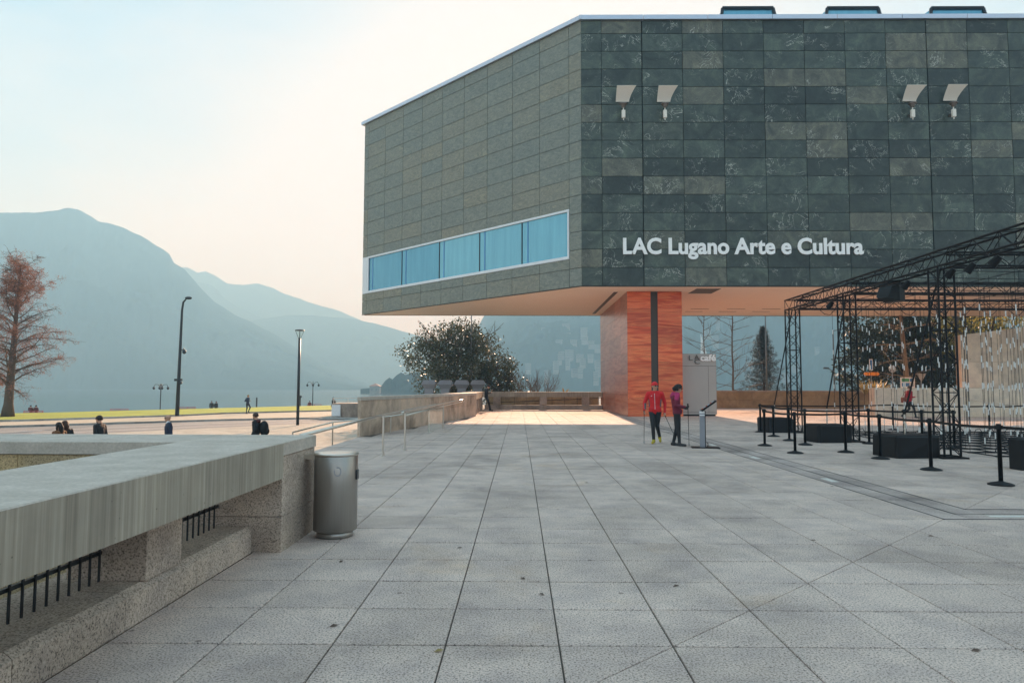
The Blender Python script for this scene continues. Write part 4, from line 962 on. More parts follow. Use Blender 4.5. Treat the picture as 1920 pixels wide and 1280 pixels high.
def f1(o, z):
    m = MB(); m.box(-.11, .11, -.03, 0, z - .75, z); m.build('plate', 'sign_white', o); m = MB(); m.box(-.075, .075, -.036, -.031, z - .70, z - .06); m.build('print', 'sign_blue', o)
    m = MB(); m.add([(x, y_, zz) for y_ in (-.06, -.03) for x, zz in ((-.55, z - 1.0), (-.42, z - .89), (.42, z - .89), (.55, z - 1.0), (.42, z - 1.11), (-.42, z - 1.11))], [(0, 1, 2, 3, 4, 5)[::-1], (6, 7, 8, 9, 10, 11)] + [(i, (i + 1) % 6, 6 + (i + 1) % 6, 6 + i) for i in range(6)]); m.build('arrow_plate', 'sign_orange', o)
sign(1632.5, 673, 47, 'direction_sign', 'post with a blue and white plate above an orange double arrow', f1)
def f2(o, z): m = MB(); m.lathe([(0, -.015), (.24, -.015), (.24, .015), (0, .015)], 20); q = m.build('plate', 'sign_back', o); q.rotation_euler = (math.pi / 2, 0, 0); q.location = (0, 0, z - .24)
sign(1673, 685, 47, 'round_sign', 'back of a round grey traffic sign behind the hanging tubes', f2)
def f3(o, z):
    m = MB(); m.box(-.48, .48, -.04, 0, z - .75, z); m.build('plate', 'sign_white', o)
    for x0, x1, z0, z1, c in ((-.4, .1, -.3, -.08, 'sign_green'), (.14, .4, -.3, -.08, 'sign_blue'), (-.4, -.2, -.62, -.38, 'sign_blue'), (-.14, .12, -.62, -.38, 'sign_blue'), (.18, .4, -.62, -.38, 'sign_back')):
        m = MB(); m.box(x0, x1, -.046, -.041, z + z0, z + z1); m.build('print', c, o)
sign(1701, 707, 47, 'notice_board', 'white notice board with green and blue fields behind the woman in red', f3)
def f4(o, z):
    m = MB(); m.add([(-.33, -.03, z), (.33, -.03, z), (0, -.03, z - .55), (-.33, 0, z), (.33, 0, z), (0, 0, z - .55)], [(0, 2, 1), (3, 4, 5), (0, 1, 4, 3), (1, 2, 5, 4), (2, 0, 3, 5)]); m.build('plate', 'sign_back', o)
sign(1727, 700, 46, 'yield_sign', 'back of a triangular traffic sign pointing down', f4)
for u, v0, v1, Y, lb in ((481.5, 745, 765, 84, 'slim dark post by the lake behind the jogger'), (563, 744, 764, 92, 'short dark post with a head beside the black lamp')):
    p = pxY(u, v0, Y); m = MB(); m.tube([(0, 0, 0), (0, 0, p.z + 1.9)], .09, 7)
    if u > 500: m.ball((.06, 0, p.z + 1.95), .17)
    o = m.build('lakeside_post', 'pole_dark'); o.location = (p.x, Y, -1.9); tag(o, lb, 'post')
# white sail on the lake behind the kiosk
p = pxY(1313, 664, 300); m = MB(); m.add([(0, 0, 0), (3.0, 0, 0), (.6, 0, 8), (.3, .15, 0)], [(0, 1, 2), (2, 1, 3), (0, 2, 3), (0, 3, 1)])
o = thing('sailing_boat', 'small boat with a white sail just above the cafe kiosk', 'boat', (p.x, 300, -4.5)); q = m.build('sail', 'white_cloth', o); q.location = (0, 0, p.z + 4.4); m = MB(); m.tube([(.4, 0, 0), (.4, 0, p.z + 13)], .12, 6); m.build('mast', 'sign_white', o); m = MB(); m.prism([(-3, -1), (2.5, -1.2), (5, 0), (2.5, 1.2), (-3, 1)], -.5, 1); m.build('hull', 'sign_white', o)
# benches
def bench(u0, u1, vt, label, Y):
    a, b = pxY(u0, vt, Y), pxY(u1, vt, Y); L = 2.05; o = thing('park_bench', label, 'bench', ((a.x + b.x) / 2, Y, -1.9), .12); h = a.z + 1.9
    m = MB()
    for z in (.62, .74): m.box(-L / 2, L / 2, -.03, .02, h * z - .05, h * z + .03)
    m.box(-L / 2, L / 2, -.04, .03, h - .07, h); m.build('backrest', 'bench_red', o)
    m = MB(); m.box(-L / 2, L / 2, .05, .5, .40, .45); m.build('seat', 'bench_red', o)
    for x in (-L / 2 + .06, 0, L / 2 - .06): m = MB(); m.box(x - .04, x + .04, -.05, 0, 0, h - .02); m.box(x - .04, x + .04, .4, .47, 0, .4); m.build('leg', 'bench_red', o)
    return o
bench(43, 83, 769.5, 'red bench by the lake with two people seated on it', 76); bench(205, 243, 766, 'empty red bench by the lake beneath the ornate lamp', 82)
bench(334, 369, 762.5, 'empty red bench behind the tall street light', 90); bench(575, 604, 757.5, 'red bench by the lake with one person near the black lamp', 103)
# terrace box with railing beyond the pavement
p = px(622, 783, ZS); o = thing('stair_housing', 'low concrete stair housing with a white notice panel and steel railing beyond the wall', 'structure', (p.x, p.y, ZS)); zt = pxY(640, 756, p.y).z - ZS
m = MB(); m.prism([(0, 0), (5, .5), (5, 4), (-.3, 3.6)], 0, zt); m.build('wall', 'granite_block', o)
m = MB(); m.box(.0, .75, -.1, -.05, .15, zt - .12); m.build('notice_panel', 'sign_white', o)
m = MB(); m.prism([(-1.5, -2.6), (6, -2.2), (6, .4), (-.2, -.05)], -.0, .05); m.build('base_slab', 'granite_far', o)
m = MB()
for x in (0, 1.2, 2.4, 3.6, 4.8): m.tube([(x + .1, .15 + x * .1, zt), (x + .1, .15 + x * .1, zt + .45)], .025, 5)
m.tube([(0, .15, zt + .45), (5, .65, zt + .45)], .03, 5); m.tube([(0, .15, zt + .2), (5, .65, zt + .2)], .015, 5); m.build('railing', 'steel', o)
# handrails by the stairs
def handrail(label, posts, rails, name='handrail', glass=None):
    o = thing(name, label, 'handrail', posts[0][0])
    inv = Matrix.Translation(-Vector(posts[0][0]))
    for b, zt in posts:
        m = MB(); m.tube([b, (b[0], b[1], zt)], .024, 8); m.lathe([(.0, .0), (.06, 0), (.06, .012), (0, .012)], 10, b); q = m.build('post', 'steel', o); q.matrix_parent_inverse = inv
    for r in rails: m = MB(); m.tube(r, .026, 8); q = m.build('rail', 'steel', o, True); q.matrix_parent_inverse = inv
    for g_ in (glass or []):
        m = MB(); (x0, y0), (x1, y1), z0, z1 = g_; d = Vector((y1 - y0, x0 - x1, 0)).normalized() * .006
        m.prism([(x0, y0), (x1, y1), (x1 + d.x, y1 + d.y), (x0 + d.x, y0 + d.y)], z0, z1); q = m.build('glass_panel', 'clear_glass', o); q.matrix_parent_inverse = inv
ps = [px(718, 854), px(759, 844), px(804, 809.7), px(831, 803.4)]
handrail('long steel handrail with glass panels along the plaza edge behind the bin', [((q.x, q.y, 0), .93) for q in ps],
         [[(-2.9, 9.2, .93), (ps[0].x, ps[0].y, .93), (ps[2].x, ps[2].y, .93), (ps[2].x + .1, ps[2].y + 1, .93)], [(ps[1].x, ps[1].y - .5, .95), (ps[1].x, ps[1].y, .95), (ps[3].x, ps[3].y, .95), (-2.75, 36.5, .95)], [(ps[1].x, ps[1].y, .86), (ps[3].x, ps[3].y, .86), (-2.75, 36.5, .86)]],
         glass=[((ps[1].x, ps[1].y + 4.3), (ps[3].x, ps[3].y - .3), .1, .80)])
q1, q2, q3 = pxY(623, 839, 24), pxY(732, 828.4, 23.6), pxY(548, 846, 24.4)
q1.z = q2.z = -.05; z1 = pxY(623, 791, 24).z; z2 = pxY(732, 780, 23.6).z; z3 = pxY(548, 810, 24.4).z
handrail('short steel handrail going down the steps towards the street', [((q2.x, q2.y, -.02), z2), ((q1.x, q1.y, ZS), z1), ((q3.x, q3.y, ZS), z3)], [[(q2.x + .9, q2.y + 2, z2 + .12), (q2.x, q2.y, z2), (q1.x, q1.y, z1), (q3.x, q3.y, z3)]])
# steps from the plaza down to the street
st = thing('stone_steps', 'stone steps from the plaza down to the sunlit pavement behind the parapet', 'steps', (-5.05, 12, 0))
for k in range(7):
    m = MB(); m.box(-5.05 - .38 * (k + 1), -5.05 - .38 * k - .003, 7.8, 21.7, ZS - .02, -.155 * (k + 1) + .0); q = m.build('step', 'sidewalk_stone', st); q.matrix_parent_inverse = Matrix.Translation((5.05, -12, 0))
# white handrail at the right
a, b, c = pxY(1805, 745, 33), pxY(1860, 757, 34), pxY(1925, 762, 35)
handrail('thin pale handrail sloping down before the pale wall at the light installation', [((a.x, 33, 0), a.z), ((b.x, 34, 0), b.z), ((c.x, 35, 0), c.z)], [[(pxY(1775, 737, 32.5)), a, b, c]])
# ================================================================ STAGE TRUSS AND LIGHT INSTALLATION
def truss_mesh(p0, p1, size, seg, r=.025, rb=.011):
    p0, p1 = Vector(p0), Vector(p1); d = (p1 - p0); L = d.length; d.normalize()
    a = d.cross(Vector((0, 0, 1)) if abs(d.z) < .9 else Vector((0, 1, 0))).normalized(); b = d.cross(a).normalized(); h = size / 2 - r
    cs = [a * h + b * h, -a * h + b * h, -a * h - b * h, a * h - b * h]; m = MB()
    for c in cs: m.tube([p0 + c, p1 + c], r, 7)
    n = max(1, round(L / seg))
    for i in range(n):
        s0, s1 = L * i / n, L * (i + 1) / n
        for k in range(4):
            c0, c1 = cs[k], cs[(k + 1) % 4]
            if i % 2 == k % 2: c0, c1 = c1, c0
            m.tube([p0 + d * s0 + c0, p0 + d * s1 + c1], rb, 4, cap=False)
            if i % 4 == 0: m.tube([p0 + d * s0 + cs[k], p0 + d * s0 + cs[(k + 1) % 4]], rb, 4, cap=False)
    return m
TX, TYS = 9.76, (24.75, 20.65, 16.0)
tf = thing('stage_truss', 'black aluminium stage truss frame on lattice towers carrying the light installation', 'truss', (TX, TYS[0], 0))
inv = Matrix.Translation((-TX, -TYS[0], 0))
def tp(o): o.matrix_parent_inverse = inv; return o
for y in TYS:
    tp(truss_mesh((TX, y, .05), (TX, y, 4.34), .42, .36).build('tower', 'black_metal', tf))
    m = MB(); m.box(TX - .3, TX + .3, y - .3, y + .3, 0, .035); tp(m.build('base_plate', 'black_metal', tf))
tp(truss_mesh((TX, TYS[0] + .22, 4.54), (TX, 3.0, 4.54), .40, .40, .027).build('main_beam', 'black_metal', tf))
for y in TYS: tp(truss_mesh((TX + .24, y, 4.54), (19.5, y, 4.54), .36, .40, .025).build('cross_beam', 'black_metal', tf))
tp(truss_mesh((19.3, TYS[0] + .22, 4.54), (19.3, 3.0, 4.54), .40, .40, .027).build('main_beam', 'black_metal', tf))
for y in TYS + (8.0,): tp(truss_mesh((19.3, y, .05), (19.3, y, 4.34), .42, .36).build('tower', 'black_metal', tf))
m = MB()
for k in range(8):
    y = 16.6 + k * 1.05; m.tube([(TX + .2, y, 4.40), (14.5, y, 4.33), (19.2, y, 4.40)], .010, 4)
for k in range(7): x = 11 + k * 1.25; m.tube([(x, TYS[0], 4.45), (x, TYS[2], 4.45)], .009, 4)
for k in range(9):
    x = 10.6 + k * .95; m.tube([(x, 24.5, 4.36), (x + .2, 24.5, 4.18), (x + .4, 24.5, 4.16), (x + .6, 24.5, 4.36)], .012, 4)
tp(m.build('suspension_wire', 'black_rubber', tf))
for i, (u, v, Y) in enumerate(((1717, 527, 17.5), (1855, 487, 14.2), (1828, 497, 15.0), (1797, 506, 15.7), (1545, 570, 21.8))):
    p = pxY(u, v, Y); m = MB(); m.lathe([(.0, .1), (.06, .1), (.08, -.02), (.09, -.13), (.0, -.12)], 12); q = m.build('spotlight', 'black_metal'); q.location = (TX + .05, Y, 4.20); q.rotation_euler = (.6, .5, 0)
    tag(q, ['small black spotlight under the truss beam next to the wrapped loudspeaker', 'small black spotlight at the end of the truss beam', 'small black spotlight under the rising truss beam', 'small black spotlight just past the large tower', 'small black spotlight between the two far towers'][i], 'spotlight', 'spotlights under the truss beam')
sp = thing('wrapped_loudspeaker', 'black loudspeaker wrapped in plastic hanging under the truss beam', 'loudspeaker', (TX - .05, 18.1, 3.83), .5); sp.scale = (.82,) * 3
m = MB(); m.cbox(-.02, .36, -.28, .28, .0, .52, .05); m.build('cabinet', 'black_cover', sp)
m = MB(); m.add([(-.03, -.3, .02), (-.03, .3, .02), (-.03, .3, .53), (-.03, -.3, .53), (-.42, -.2, .1), (-.42, .2, .14), (-.25, .22, .44), (-.25, -.22, .46), (-.5, 0, .08)],
             [(0, 4, 7, 3), (1, 2, 6, 5), (3, 7, 6, 2), (0, 1, 5, 8), (0, 8, 4), (4, 8, 5), (4, 5, 6, 7)]); m.build('plastic_wrap', 'black_cover', sp)
m = MB(); m.tube([(.17, -.22, .5), (.17, -.22, .66), (.17, .22, .66), (.17, .22, .5)], .02, 5); m.build('yoke', 'black_metal', sp)
# ballast blocks with guy straps
for i, (u0, u1, vb, ty) in enumerate(((1437, 1490, 811, TYS[0]), (1531, 1603, 830, TYS[1]), (1674, 1770, 859, TYS[2]))):
    a, b = px(u0, vb), px(u1, vb); w = (b - a).length * .92; dep = .9; cx = a.x + w / 2; cy = a.y + dep / 2; hb = .52
    o = thing('ballast_block', ['black covered ballast block at the farthest truss tower', 'black covered ballast block at the middle truss tower', 'large black covered ballast block at the nearest truss tower'][i], 'ballast', (cx, cy, 0), .1)
    m = MB(); rs = random.Random(i); n = 5; vs = []; fs = []
    m.cbox(-w / 2, w / 2, -dep / 2, dep / 2, .0, hb, .05)
    m.v = [(x + rs.uniform(-.02, .02), y + rs.uniform(-.03, .03), z) for x, y, z in m.v]; m.build('cover', 'black_cover', o)
    m = MB(); m.tube([(0, 0, hb), (0, 0, hb + .45)], .018, 5)
    for k in range(6): m.ball((0, 0, hb + .04 + k * .07), (.03, .012, .04) if k % 2 else (.012, .03, .04), 6, 4)
    m.build('chain', 'steel', o)
    m = MB(); top = Vector((TX, ty, 4.35)) - Vector((cx, cy, 0)); top = Matrix.Rotation(-.1, 3, 'Z') @ top; m.tube([(0, 0, hb + .45), top], .022, 5); m.build('guy_strap', 'black_rubber', o)
# hanging strings of white tubes
ns = np.random.RandomState(5); sm = {}
m = MB(); m.tube([(0, 0, .02), (0, 0, 4.4)], .006, 4); cord_me = m.mesh('light_string', 'black_rubber')
m = MB(); m.tube([(0, 0, 0), (0, 0, .15)], .0145, 7); tube_me = m.mesh('tube', 'tube_white')
idx = 0
for iy in range(9):
    for ix in range(13):
        x = 11.0 + ix * .64 + ns.uniform(-.16, .16); y = 16.3 + iy * .98 + ns.uniform(-.2, .2)
        if x / y > .80: continue
        o = link('light_string', cord_me, None, label='black cord with white tubes hanging below the truss frame', category='light string', group='hanging cords with white tubes'); o.location = (x, y, 0); idx += 1
        for k in range(6): link('tube', tube_me, o).location = (0, 0, .32 + k * .62 + ns.uniform(-.07, .07))
m = MB()
for iy in range(10): y = 16.1 + iy * .98; m.tube([(10.9, y, .03), (19, y, .03)], .02, 5)
for ix in range(14): x = 10.9 + ix * .64; m.tube([(x, 16.1, .035), (x, 25, .035)], .015, 4)
for k in range(60):
    x, y = 10.9 + ns.uniform(0, 7.5), 16.1 + .98 * ns.randint(0, 9); m.tube([(x, y, .03), (x + .08, y + .02, .16), (x + .22, y + .03, .20), (x + .32, y, .03)], .012, 4)
tag(m.build('cable_frame', 'black_rubber'), 'black floor frame with cable loops beneath the hanging white tubes', 'frame')
# belt posts
BP = dict(a=(1426, 810), b=(1434, 835.5), c=(1450.6, 818), d=(1480, 826), e=(1491, 849.5), f=(1510, 834), g=(1586, 848), h=(1630, 832), i=(1651, 860), j=(1675, 806), k=(1697, 836), l=(1730, 838), m=(1746, 881), n=(1790, 839.5), o=(1856, 812), p=(1877, 909), q=(1930, 806), r=(2020, 925))
m1 = MB(); m1.lathe([(0, 0), (.19, 0), (.19, .018), (.15, .035), (.05, .06), (.033, .07)], 24); base_me = m1.mesh('base', 'black_rubber', False)
m1 = MB(); m1.lathe([(.034, .06), (.034, .90), (.038, .90), (.038, .99), (.030, 1.0), (0, 1.0)], 14); post_me = m1.mesh('post', 'black_metal', True)
m1 = MB(); m1.box(-.042, .042, -.042, .042, .91, .975); head_me = m1.mesh('belt_head', 'black_rubber')
BW = {}
for k, (u, v) in BP.items():
    q = px(u, v); BW[k] = q
    o = thing('belt_post', 'black belt barrier post with a round base near the light installation', 'barrier post', q, rng.uniform(0, 1), 'belt barrier posts round the installation')
    for nm, me in (('base', base_me), ('post', post_me), ('belt_head', head_me)): link(nm, me, o)
for n_, (a, b) in enumerate(('ab', 'be', 'ac', 'cd', 'df', 'fh', 'eg', 'gi', 'im', 'mp', 'pr', 'hl', 'ln', 'aj', 'jo', 'oq')):
    p, q = BW[a], BW[b]; m = MB(); N = 8; d = (q - p).normalized(); s_ = Vector((-d.y, d.x, 0)) * .0015; vs = []
    for i in range(N + 1):
        c = p.lerp(q, i / N) + Vector((0, 0, -.035 * math.sin(math.pi * i / N) * min(1, (q - p).length / 3)))
        vs += [c + s_ + Vector((0, 0, .918)), c + s_ + Vector((0, 0, .966)), c - s_ + Vector((0, 0, .966)), c - s_ + Vector((0, 0, .918))]
    m.add(vs, [(i * 4 + j, i * 4 + (j + 1) % 4, i * 4 + 4 + (j + 1) % 4, i * 4 + 4 + j) for i in range(N) for j in range(4)])
    tag(m.build('barrier_belt', 'black_rubber'), 'black belt stretched between two barrier posts', 'belt', 'belts between the barrier posts')
p = px(1925, 880); m = MB(); m.cbox(-.22, .3, -.2, .2, 0, .62, .04); o = m.build('black_case', 'black_cover'); o.location = p; tag(o, 'black equipment case standing by the belt barrier', 'case')
# information lectern
p = px(1318, 839); o = thing('info_lectern', 'slim grey information lectern with a tilted panel on a flat base plate', 'lectern', p, -.18)
m = MB(); m.box(-.30, .42, -.22, .22, 0, .02); m.build('base_plate', 'black_metal', o)
m = MB(); m.box(-.075, .055, -.05, .05, .02, .98); m.build('post', 'vent_grey', o); m = MB(); m.box(.055, .075, -.055, .055, .02, .97); m.build('edge', 'black_metal', o)
m = MB(); m.box(-.08, .06, -.054, -.051, .84, .87); m.box(-.08, .06, -.054, -.051, .90, .96); m.build('label_strip', 'sign_white', o)
m = MB(); m.box(-.16, .30, -.20, .20, -.02, .02); q = m.build('panel', 'black_metal', o); q.location = (.10, 0, 1.06); q.rotation_euler = (0, -.62, 0)
m = MB(); m.box(-.13, .27, -.17, .17, .02, .024); m.build('screen', 'screen', q)
for a in (-.08, .05, .18): m = MB(); m.box(a, a + .08, -.13, .13, .0245, .027); m.build('print', 'sign_back', q)
m = MB(); m.tube([(.09, -.02, .02), (.13, -.02, .05), (.13, -.02, .12), (.09, -.02, .15)], .012, 5); m.build('cable', 'black_rubber', o)
# dropped leaves on the slabs
lf = MB(); 
for u, v in ((823, 1221), (1015, 1114), (980, 1085), (862, 1027), (1268, 1099), (640, 1053), (1525, 1013), (1745, 1005), (1830, 1220), (626, 1174), (1100, 905), (1560, 912)):
    p = px(u, v); a = rng.uniform(0, 6); L = .035; d = Vector((math.cos(a), math.sin(a), 0)) * L; s_ = Vector((-d.y, d.x, 0)) * .45
    q = MB(); q.add([p - d + Vector((0, 0, .004)), p + s_ + Vector((0, 0, .014)), p + d + Vector((0, 0, .006)), p - s_ + Vector((0, 0, .010))], [(0, 3, 2, 1)]); o = q.build('dry_leaf', 'leaf_agave' if u == 823 else 'bark'); tag(o, 'dry leaf lying on the paving slabs', 'leaf', 'dry leaves on the paving')

# ================================================================ PEOPLE
def person(label, loc, face, J=None, mats=None, ht=1.75, voxel=.014, extra=(), hair='hair_dark', hair_len=0, group=None, bald=False, hat=None, glasses=False, fingers=True, look=(0, 0)):
    """one continuous remeshed body; local +Y is where the person faces, +X the person's right"""
    m_ = dict(top='black_cloth', sleeve=None, legs='black_cloth', shoe='dark_shoe', low=None, shoulder=None); m_.update(mats or {})
    top = m_['top']; sl_ = m_['sleeve'] or top; low = m_['low'] or top; shd = m_['shoulder'] or top
    j = dict(pel=(0, 0, .95), waist=(0, .0, 1.10), chest=(0, .0, 1.30), neck=(0, -.01, 1.46), head=(0, .03, 1.61),
             shR=(.185, 0, 1.41), elR=(.235, -.04, 1.13), wrR=(.25, .06, .90), shL=(-.185, 0, 1.41), elL=(-.235, -.04, 1.13), wrL=(-.25, .06, .90),
             hiR=(.09, 0, .92), knR=(.10, .03, .50), anR=(.10, -.02, .09), hiL=(-.09, 0, .92), knL=(-.10, .03, .50), anL=(-.10, -.02, .09), toR=None, toL=None)
    j.update(J or {}); V_ = {k: (Vector(v) if v is not None else None) for k, v in j.items()}
    for s in 'RL':
        if V_['to' + s] is None: V_['to' + s] = V_['an' + s] + Vector((.015 if s == 'R' else -.015, .16, -.055))
    caps = []                                        # p0, p1, r0, r1, material, flatten(x,y)
    def cap(a, b, ra, rb, mt, fl=None): caps.append((Vector(a), Vector(b), ra, rb, mt, fl))
    P = V_
    cap(P['pel'] - Vector((.045, 0, .02)), P['pel'] + Vector((.045, 0, -.02)), .118, .118, low if m_.get('coat') else m_['legs'])
    cap(P['pel'] + Vector((0, 0, .0)), P['waist'], .132, .128, low, 1); cap(P['waist'], P['chest'], .135, .150, top, 1)
    cap(P['chest'] + Vector((-.06, 0, .02)), P['chest'] + Vector((.06, 0, .02)), .122, .122, top)
    cap(P['shL'] * .75 + P['shR'] * .25, P['shR'] * .75 + P['shL'] * .25, .088, .088, shd)
    cap(P['chest'].lerp(P['neck'], .4), P['neck'], .085, .062, shd); cap(P['neck'] - Vector((0, 0, .04)), P['head'] - Vector((0, .025, .06)), .054, .052, 'skin')
    for s, sg_ in (('R', 1), ('L', -1)):
        mid_ = P['sh' + s].lerp(P['el' + s], .45); cap(P['sh' + s], mid_, .066, .060, shd if m_['shoulder'] else sl_); cap(mid_, P['el' + s], .060, .052, sl_); cap(P['el' + s], P['wr' + s], .050, .036, sl_)
        cap(P['hi' + s], P['kn' + s], .096, .064, m_['legs']); cap(P['kn' + s], P['an' + s], .062, .043, m_['legs'])
        a_, t_ = P['an' + s], P['to' + s]
        cap(a_ + Vector((0, -.035, -.035)), t_, .046, .036, m_['shoe']); cap(a_, a_ + Vector((0, 0, -.03)), .05, .05, m_['shoe'])
        # hand: palm, four fingers, thumb
        d = (P['wr' + s] - P['el' + s]).normalized(); grip = m_.get('grip' + s)
        side = Vector((0, 1, 0)) - d * d.y; side = side.normalized() if side.length > .2 else Vector((1, 0, 0)); nrm = d.cross(side).normalized() * (-sg_)
        w0 = P['wr' + s]; pc = w0 + d * .075; cap(w0 + d * .02, pc, .027, .030, m_.get('glove', 'skin')); cap(pc + side * .02 - d * .02, pc - side * .02, .020, .020, m_.get('glove', 'skin'))
        if fingers:
            for q in range(4):
                b0 = pc + side * (.030 - .02 * q) + d * .012; L = (.058, .068, .064, .05)[q]; curl = 1.0 if grip else .35
                k1 = b0 + (d * math.cos(curl * .5) + nrm * math.sin(curl * .5)) * L * .55; k2 = k1 + (d * math.cos(curl * 1.7) + nrm * math.sin(curl * 1.7)) * L * .5
                cap(b0, k1, .0105, .0098, m_.get('glove', 'skin')); cap(k1, k2, .0098, .0085, m_.get('glove', 'skin'))
            t0 = w0 + d * .04 + side * .026; t1 = t0 + (side * .6 + d * .6 + nrm * .4).normalized() * .035; cap(t0, t1, .013, .011, m_.get('glove', 'skin')); cap(t1, t1 + (d * .8 + nrm * .5).normalized() * .028, .011, .009, m_.get('glove', 'skin'))
    hd = P['head']; lk, nod = look
    HM = Matrix.Rotation(lk, 3, 'Z') @ Matrix.Rotation(-nod, 3, 'X')
    def hp(x, y, z): return hd + HM @ Vector((x, y, z))
    cap(hp(0, -.012, .03), hp(0, .012, .03), .082, .080, 'skin'); cap(hp(0, .02, -.02), hp(0, .035, -.065), .068, .046, 'skin')
    cap(hp(0, .085, .015), hp(0, .108, -.022), .010, .014, 'skin'); cap(hp(-.015, .085, -.06), hp(.015, .085, -.06), .010, .010, 'skin')
    for sx in (-1, 1): cap(hp(.080 * sx, -.005, .025), hp(.078 * sx, .0, -.02), .014, .011, 'skin')
    for e_ in extra: cap(*e_)
    # build the union and remesh it
    bm = bmesh.new()
    for a, b, ra, rb, mt, fl in caps:
        d = b - a; L = max(d.length, 1e-4); z = d / L; x = Vector((1, 0, 0)); x = (x - z * x.dot(z)); x = x.normalized() if x.length > .1 else Vector((0, 1, 0)); y = z.cross(x)
        ex, ey = (1.22, .86) if fl else (1, 1); rings = []
        prof = [(a - z * ra * math.cos(t_), ra * math.sin(t_)) for t_ in (0.02, .5, 1.0, math.pi / 2)] + [(b + z * rb * math.sin(t_), rb * math.cos(t_)) for t_ in (0, .57, 1.07, 1.55)]
        for c, r in prof: rings.append([bm.verts.new(c + (x * math.cos(2 * math.pi * k / 12) * ex + y * math.sin(2 * math.pi * k / 12) * ey) * r) for k in range(12)])
        for r0, r1 in zip(rings[:-1], rings[1:]):
            for k in range(12): bm.faces.new((r0[k], r0[(k + 1) % 12], r1[(k + 1) % 12], r1[k]))
        bm.faces.new(rings[0][::-1]); bm.faces.new(rings[-1])
    me = bpy.data.meshes.new('body'); bm.to_mesh(me); bm.free()
    tmp = bpy.data.objects.new('tmp_body', me); COL.objects.link(tmp)
    rm_ = tmp.modifiers.new('r', 'REMESH'); rm_.mode = 'VOXEL'; rm_.voxel_size = voxel; sm_ = tmp.modifiers.new('s', 'SMOOTH'); sm_.factor = .5; sm_.iterations = 3 if voxel < .012 else 2
    bpy.context.view_layer.update(); out = bpy.data.meshes.new_from_object(tmp.evaluated_get(bpy.context.evaluated_depsgraph_get()))
    bpy.data.objects.remove(tmp); bpy.data.meshes.remove(me)
    n = len(out.polygons); c = np.zeros(n * 3); out.polygons.foreach_get('center', c); c = c.reshape(-1, 3)
    best = np.full(n, 1e9); mi = np.zeros(n, dtype=np.int32); names = []
    for a, b, ra, rb, mt, fl in caps:
        if mt not in names: names.append(mt)
        A, B = np.array(a), np.array(b); d = B - A; t_ = np.clip(((c - A) @ d) / max(d @ d, 1e-9), 0, 1); dist = np.linalg.norm(c - (A + t_[:, None] * d), axis=1) - (ra + (rb - ra) * t_) * (1.04 if fl else 1)
        w = dist < best; best[w] = dist[w]; mi[w] = names.index(mt)
    if V_['pel'].z > .8 and m_['legs'] in names:
        if low not in names: names.append(low)
        mi[(mi == names.index(m_['legs'])) & (c[:, 2] > m_.get('hem', .90))] = names.index(low)
    out.materials.clear()
    for nm in names: out.materials.append(G[nm])
    out.polygons.foreach_set('material_index', mi); out.polygons.foreach_set('use_smooth', [True] * n); out.update()
    root = thing('person', label, 'person', loc, face, group); root.scale = (ht / 1.75,) * 3; out.name = 'body'
    link('body', out, root)
    # hair or hat, glasses
    if hat or not bald:
        m = MB(); vs = []; NU, NV = 18, 9; zlow = .005 if not hair_len else -.02
        for iv in range(NV + 1):
            for iu in range(NU):
                a = 2 * math.pi * iu / NU; fr = max(0, math.sin(a)); lim = 2.2 - 1.2 * fr ** 1.5 if not hat else 1.66 - .2 * fr
                t_ = lim * iv / NV; R_ = (.092, .106, .098) if not hat else (.094, .108, .112)
                ex = 1 + .03 * math.sin(5 * a + 3 * t_)
                vs.append(hp(R_[0] * math.sin(t_) * math.cos(a) * ex, -.008 + R_[1] * math.sin(t_) * math.sin(a) * ex, .032 + R_[2] * math.cos(t_)))
        m.add(vs, [(v * NU + u, v * NU + (u + 1) % NU, (v + 1) * NU + (u + 1) % NU, (v + 1) * NU + u) for v in range(NV) for u in range(NU)])
        if hair_len:
            m.tube([hp(0, -.06, .05), hp(0, -.10, -.06), hp(0, -.09, -.06 - hair_len)], [.06, .075, .03], 10)
            for sx in (-1, 1): m.tube([hp(.075 * sx, -.02, .05), hp(.088 * sx, -.02, -.05), hp(.075 * sx, -.03, -.04 - hair_len * .8)], [.02, .03, .014], 8)
        m.build('hat' if hat else 'hair', hat or hair, root, True)
    if glasses:
        m = MB()
        for sx in (-1, 1): m.ball(hp(.035 * sx, .088, .025), (.032, .016, .021), 10, 6)
        m.tube([hp(-.03, .096, .03), hp(.03, .096, .03)], .006, 5)
        for sx in (-1, 1): m.tube([hp(.066 * sx, .085, .03), hp(.085 * sx, .0, .03)], .006, 4)
        m.build('sunglasses', 'sunglass', root, True)
    return root
def pole_thing(label, a, b, mat='black_metal'):
    o = thing('walking_pole', label, 'walking pole', b); d = Vector(a) - Vector(b); m = MB(); m.tube([(0, 0, 0), d * .96], [.006, .010], 6); m.build('shaft', mat, o)
    m = MB(); m.tube([d * .90, d], [.017, .020], 8); m.build('handle', 'black_rubber', o); m = MB(); m.lathe([(.0, .03), (.02, .035), (.022, .05), (.008, .07)], 8); m.build('tip', 'pole_tip', o)
def W2(root, p): return root.matrix_basis @ Vector(p)
